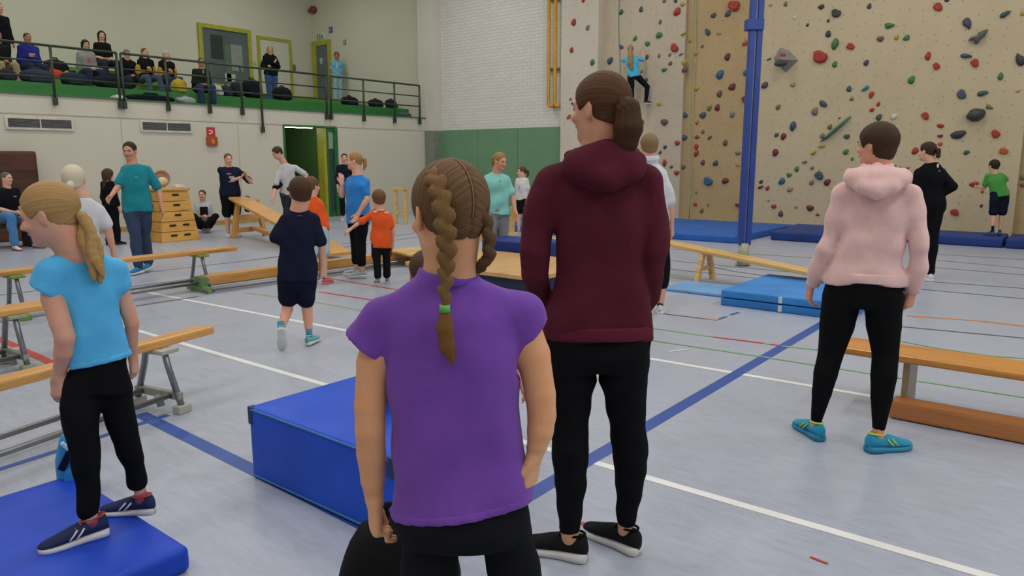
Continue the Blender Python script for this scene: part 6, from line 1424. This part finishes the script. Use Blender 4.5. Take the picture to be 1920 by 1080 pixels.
# woman in white shirt
figure('woman in white shirt and black capris behind the woman in maroon', 1232, 586, 250, yaw=6, hyaw=14, female=True, h=.011, hf=.009, face=False, j={'hd': p_(1217, 274, 0), 'nk': p_(1216, 304, 0), 'shl': p_(1190, 322, 0), 'shr': p_(1243, 322, 0), 'elr': p_(1256, 380, -.02), 'wrr': p_(1259, 425, .04), 'anr': p_(1238, 572, 0), 'knr': p_(1243, 500, 0), 'hpr': p_(1235, 425, 0), 'hpl': p_(1205, 425, 0)}, shirt=('#c9cbd0', .95, -.08, .5, {'collar': True}), pants=('#121316', .74, .3), shoes=('#cfcccc', '#d8d8d8', ('#141517', .62, .12)), hair=('short', '#5f4a33', '#a3845c'), hands=.008, sk='#d6a58c')
# climber
Pc = gy(1190, 206, 15.60); s = figure('girl in light blue t-shirt climbing the wall with long blonde hair', P=Pc, yaw=0, H=1.42, child=True, h=.015, hf=.011, face=False, j={'hd': p_(1182, 93, .0), 'nk': p_(1183, 104, 0), 'shl': p_(1172, 110, 0), 'shr': p_(1196, 108, 0), 'ell': p_(1167, 113, .16), 'wrl': p_(1168, 100, .26), 'elr': p_(1208, 113, .10), 'wrr': p_(1206, 97, .26), 'hdl': (0, .3, 1), 'hdr': (0, .3, 1), 'hpl': p_(1183, 143, 0), 'hpr': p_(1194, 142, 0), 'knl': p_(1185, 172, .05), 'anl': p_(1184, 198, .05), 'knr': p_(1214, 163, .12), 'anr': p_(1211, 189, .10), 'ftr': (.9, .35), 'ftl': (.2, 1)}, shirt=('#4fb2d6', .75, -.05, .5), pants=('#17181e', .97, .1, {'stripe': '#8f4a5a'}), shoes=('#2a2d33', '#c9c9c9', ('#c2566a', .4)), hair=('pony', '#7a6240', '#b59a68', 1.2))
s.tail([s.hp(0, -.5, .1), s.pt(1182, 105, -.13), s.pt(1182, 118, -.13), s.pt(1185, 130, -.12)], [.04, .06, .06, .03], '#7a6240', '#b59a68', 'ponytail', .012)
# woman in black
figure('woman all in black with one hand on her hip facing the climbing wall', 1742, 524, 265, yaw=28, hyaw=62, female=True, h=.011, hf=.009, j={'hd': p_(1738, 284, 0), 'nk': p_(1746, 305, 0), 'shl': p_(1720, 320, .06), 'shr': p_(1769, 320, -.02), 'elr': p_(1787, 350, -.04), 'wrr': p_(1764, 366, -.02), 'hdr': (-1, .2, -.2), 'ell': p_(1716, 360, .1), 'wrl': p_(1722, 395, .2), 'hpl': p_(1734, 390, .02), 'hpr': p_(1753, 390, 0), 'knl': p_(1738, 450, .04), 'anl': p_(1738, 513, .02), 'knr': p_(1748, 450, 0), 'anr': p_(1744, 514, .0), 'ftr': (-.2, 1)}, shirt=('#101114', 1.95, -.05, .15, {'print': [(.015, .90, .012, .05, '#c9c9c9'), (.02, .80, .010, .02, '#c9c9c9')], 'pback': True}), pants=('#101114', .96, 0), shoes=('#d0d0d0', '#d8d8d8'), hair=('pony', '#22160f', '#4a3323', .6), hands=.008)
# boy in green
figure('boy in green t-shirt and dark shorts reaching for a red hold', 1866, 441, 297, z0=.175, yaw=18, hyaw=45, child=True, h=.014, hf=.010, j={'hd': p_(1863, 311, 0), 'ell': p_(1846, 352, .05), 'wrl': p_(1832, 350, .18), 'shl': p_(1851, 328, 0), 'shr': p_(1880, 327, 0), 'elr': p_(1889, 338, .06), 'wrr': p_(1888, 334, .25), 'hdl': (-.5, .8, .1), 'hdr': (0, 1, .3), 'ftl': (-.8, .6)}, shirt=('#47913f', .72, -.08, .6), pants=('#151a26', .44, .9, {'stripe': '#9fb4cc', 'wide': .01}), shoes=('#2f6186', '#2c4a63', ('#151a26', .5)), hair=('boy', '#1f1610', '#3f2d20'), face=True)
# child kneeling on the thick mat behind the girl in purple
Pm = np.array([-2.42, 2.22, .345]); figure('child in orange kneeling on the thick blue mat, mostly hidden', P=Pm, yaw=12, H=1.15, child=True, h=.011, hf=.008, face=False, hh=.20, sit={'z': .10, 'open': .06}, sk='#d09a80',
    j={'hd': p_(797, 512, .05), 'nk': p_(800, 556, .02), 'shl': p_(772, 585, 0), 'shr': p_(880, 580, 0), 'hpl': p_(815, 690, 0), 'hpr': p_(872, 690, 0), 'ell': p_(762, 640, .05), 'wrl': p_(772, 690, .12), 'elr': p_(945, 640, -.02), 'wrr': p_(975, 715, -.05), 'knl': ('m', -.13, .15, .06), 'knr': ('m', .08, .15, .06), 'anl': ('m', -.11, -.12, .06), 'anr': ('m', .06, -.12, .06), 'ftl': (0, -1), 'ftr': (0, -1)},
    shirt=('#dd5a22', .7, -.1, .5), pants=('#1d2233', .45, .6), shoes=('#3f4656',), hair=('boy', '#33241a', '#5f4630'))

# ---------------------------------------------------------------- spectators on the gallery
def seated(label, px, py, X=TX2 + .10, Z=T2, floor=T1, yaw=203, **k):
    y = gx(px, py, X)[1]; return figure(label, P=(X, y, Z), yaw=yaw, sit={'z': 0, 'floor': floor - Z, 'open': k.pop('open', .06), 'ax': k.pop('ax', .0)}, h=.020, hf=.014, **k)
lap = {'wrl': ('h', -.03, .16, .06), 'wrr': ('h', .03, .16, .06)}
arms = {'wrl': ('h', .05, .12, .16), 'wrr': ('h', -.05, .12, .14), 'hdl': (.8, -.2, .1), 'hdr': (-.8, -.2, .1)}
seated('spectator in a blue hooded sweatshirt with folded arms on the gallery', 56, 120, H=1.56, fat=1.15, j=arms, shirt=('#272c86', 1.95, 0, .6, {'hood': True, 'print': [(0, .62, .08, .02, '#c9a9a0')]}), pants=('#272f42', .97, .7), shoes=('#3a3a3e',), hair=('crop', '#2a241f', '#55483c'), sk='#b07f66')
seated('spectator in a light grey jacket with dark hair on the gallery', 163, 120, H=1.56, fat=1.15, j=lap, shirt=('#8c908d', 1.95, 0, .6, {'hood': True, 'print': [(.0, .6, .035, .06, '#c25a48')]}), pants=('#2b3447', .97, .7), shoes=('#3a3a3e',), hair=('long', '#1d1510', '#3f2c20', .55), female=True, tilt=8)
seated('spectator in black t-shirt with long dark hair, seated highest', 193, 100, X=-19.75, Z=3.68, floor=T2, H=1.66, j=lap, shirt=('#141517', .8, 0, .5), pants=('#2d3444', .97, .6), shoes=('#3a3a3e',), hair=('long', '#1d130d', '#3d291c', .8), female=True, hyaw=190)
seated('spectator in black jacket with grey cap beside the yellow-sleeved one', 239, 120, X=TX2 - .5, H=1.50, fat=1.0, j=lap, shirt=('#16181a', 1.95, 0, .6, {'hood': True}), pants=('#33394a', .97, .6), shoes=('#3a3a3e',), hair=('beanie', '#6f7378', '#6f7378'), hyaw=215)
seated('spectator in black jacket with yellow sleeves and brown hair', 273, 122, H=1.50, fat=1.0, j=arms, shirt=('#17181a', 1.95, 0, .6, {'hood': True, 'yoke': '#c4932a'}), pants=('#3d4a68', .97, .6), shoes=('#b9b9bd',), hair=('crop', '#4a3c2c', '#7c6a50'), hyaw=228, ax=.15)
seated('spectator in black jacket with yellow sleeves and white cap', 313, 124, H=1.47, fat=1.1, j=arms, shirt=('#17181a', 1.95, 0, .6, {'hood': True, 'yoke': '#c4932a'}), pants=('#33415f', .97, .6), shoes=('#b9b9bd',), hair=('beanie', '#b9b5ae', '#b9b5ae'), hyaw=232)
seated('spectator in dark green jacket leaning forward with clasped hands', 374, 148, X=TX1 - .25, Z=T1 + .02, floor=GZ, H=1.52, fat=1.1, lean=.30, j=lap, shirt=('#1f2a1e', 1.6, 0, .6, {'print': [(0, .85, .02, .05, '#b5a890')]}), pants=('#2b3b57', .97, .7), shoes=('#2a2a2c',), hair=('crop', '#3a2c22', '#6a5644'), hyaw=195, sk='#b5836a')
seated('spectator with dark jacket and light trousers cut by the picture edge', 0, 110, H=1.5, j=lap, shirt=('#1f201d', 1.95, 0, .6), pants=('#a08f70', .97, .6), shoes=('#3a3a3e',), hair=('crop', '#4a3a2c', '#7a6450'), sk='#b07f66')
y_ = gx(9, 120, -19.6)[1]; figure('person in dark navy top standing at the left end of the gallery', P=(-19.6, y_, T2), yaw=215, H=1.62, h=.022, hf=.016, shirt=('#14131c', 1.95, -.05, .6), pants=('#22232a', .97, .5), shoes=('#3a3a3e',), hair=('crop', '#2a1d14', '#4a3524'))
y_ = gx(509, 150, -18.2)[1]; figure('blonde woman in black jacket and jeans standing on the gallery', P=(-18.2, y_, T1), yaw=196, hyaw=190, H=1.56, h=.018, hf=.013, female=True, fat=1.12, j={'elr': ('h', .15, .0, .10), 'wrr': ('h', .09, .12, .10), 'ell': ('h', -.14, .0, .12), 'wrl': ('h', -.02, .13, .17), 'hdl': (.5, 0, .6)}, shirt=('#17191b', 1.95, -.12, .5, {'hood': True}), pants=('#3a568c', .97, .5), shoes=('#c9c9cc',), hair=('long', '#8d744a', '#c6a970', .55))
figure('child in light blue clothes standing beside the gallery door', P=(gy(633, 150, 15.62)[0], 15.62, T2), yaw=186, H=1.58, h=.018, hf=.013, child=True, shirt=('#6fabc9', .8, -.15, .7, {'print': [(.01, .62, .02, .10, '#c9dbe2')]}), pants=('#8fb3c6', .97, .5), shoes=('#8c9aa5',), hair=('boy', '#5c3a2a', '#8a5a42'), sk='#b07a68')
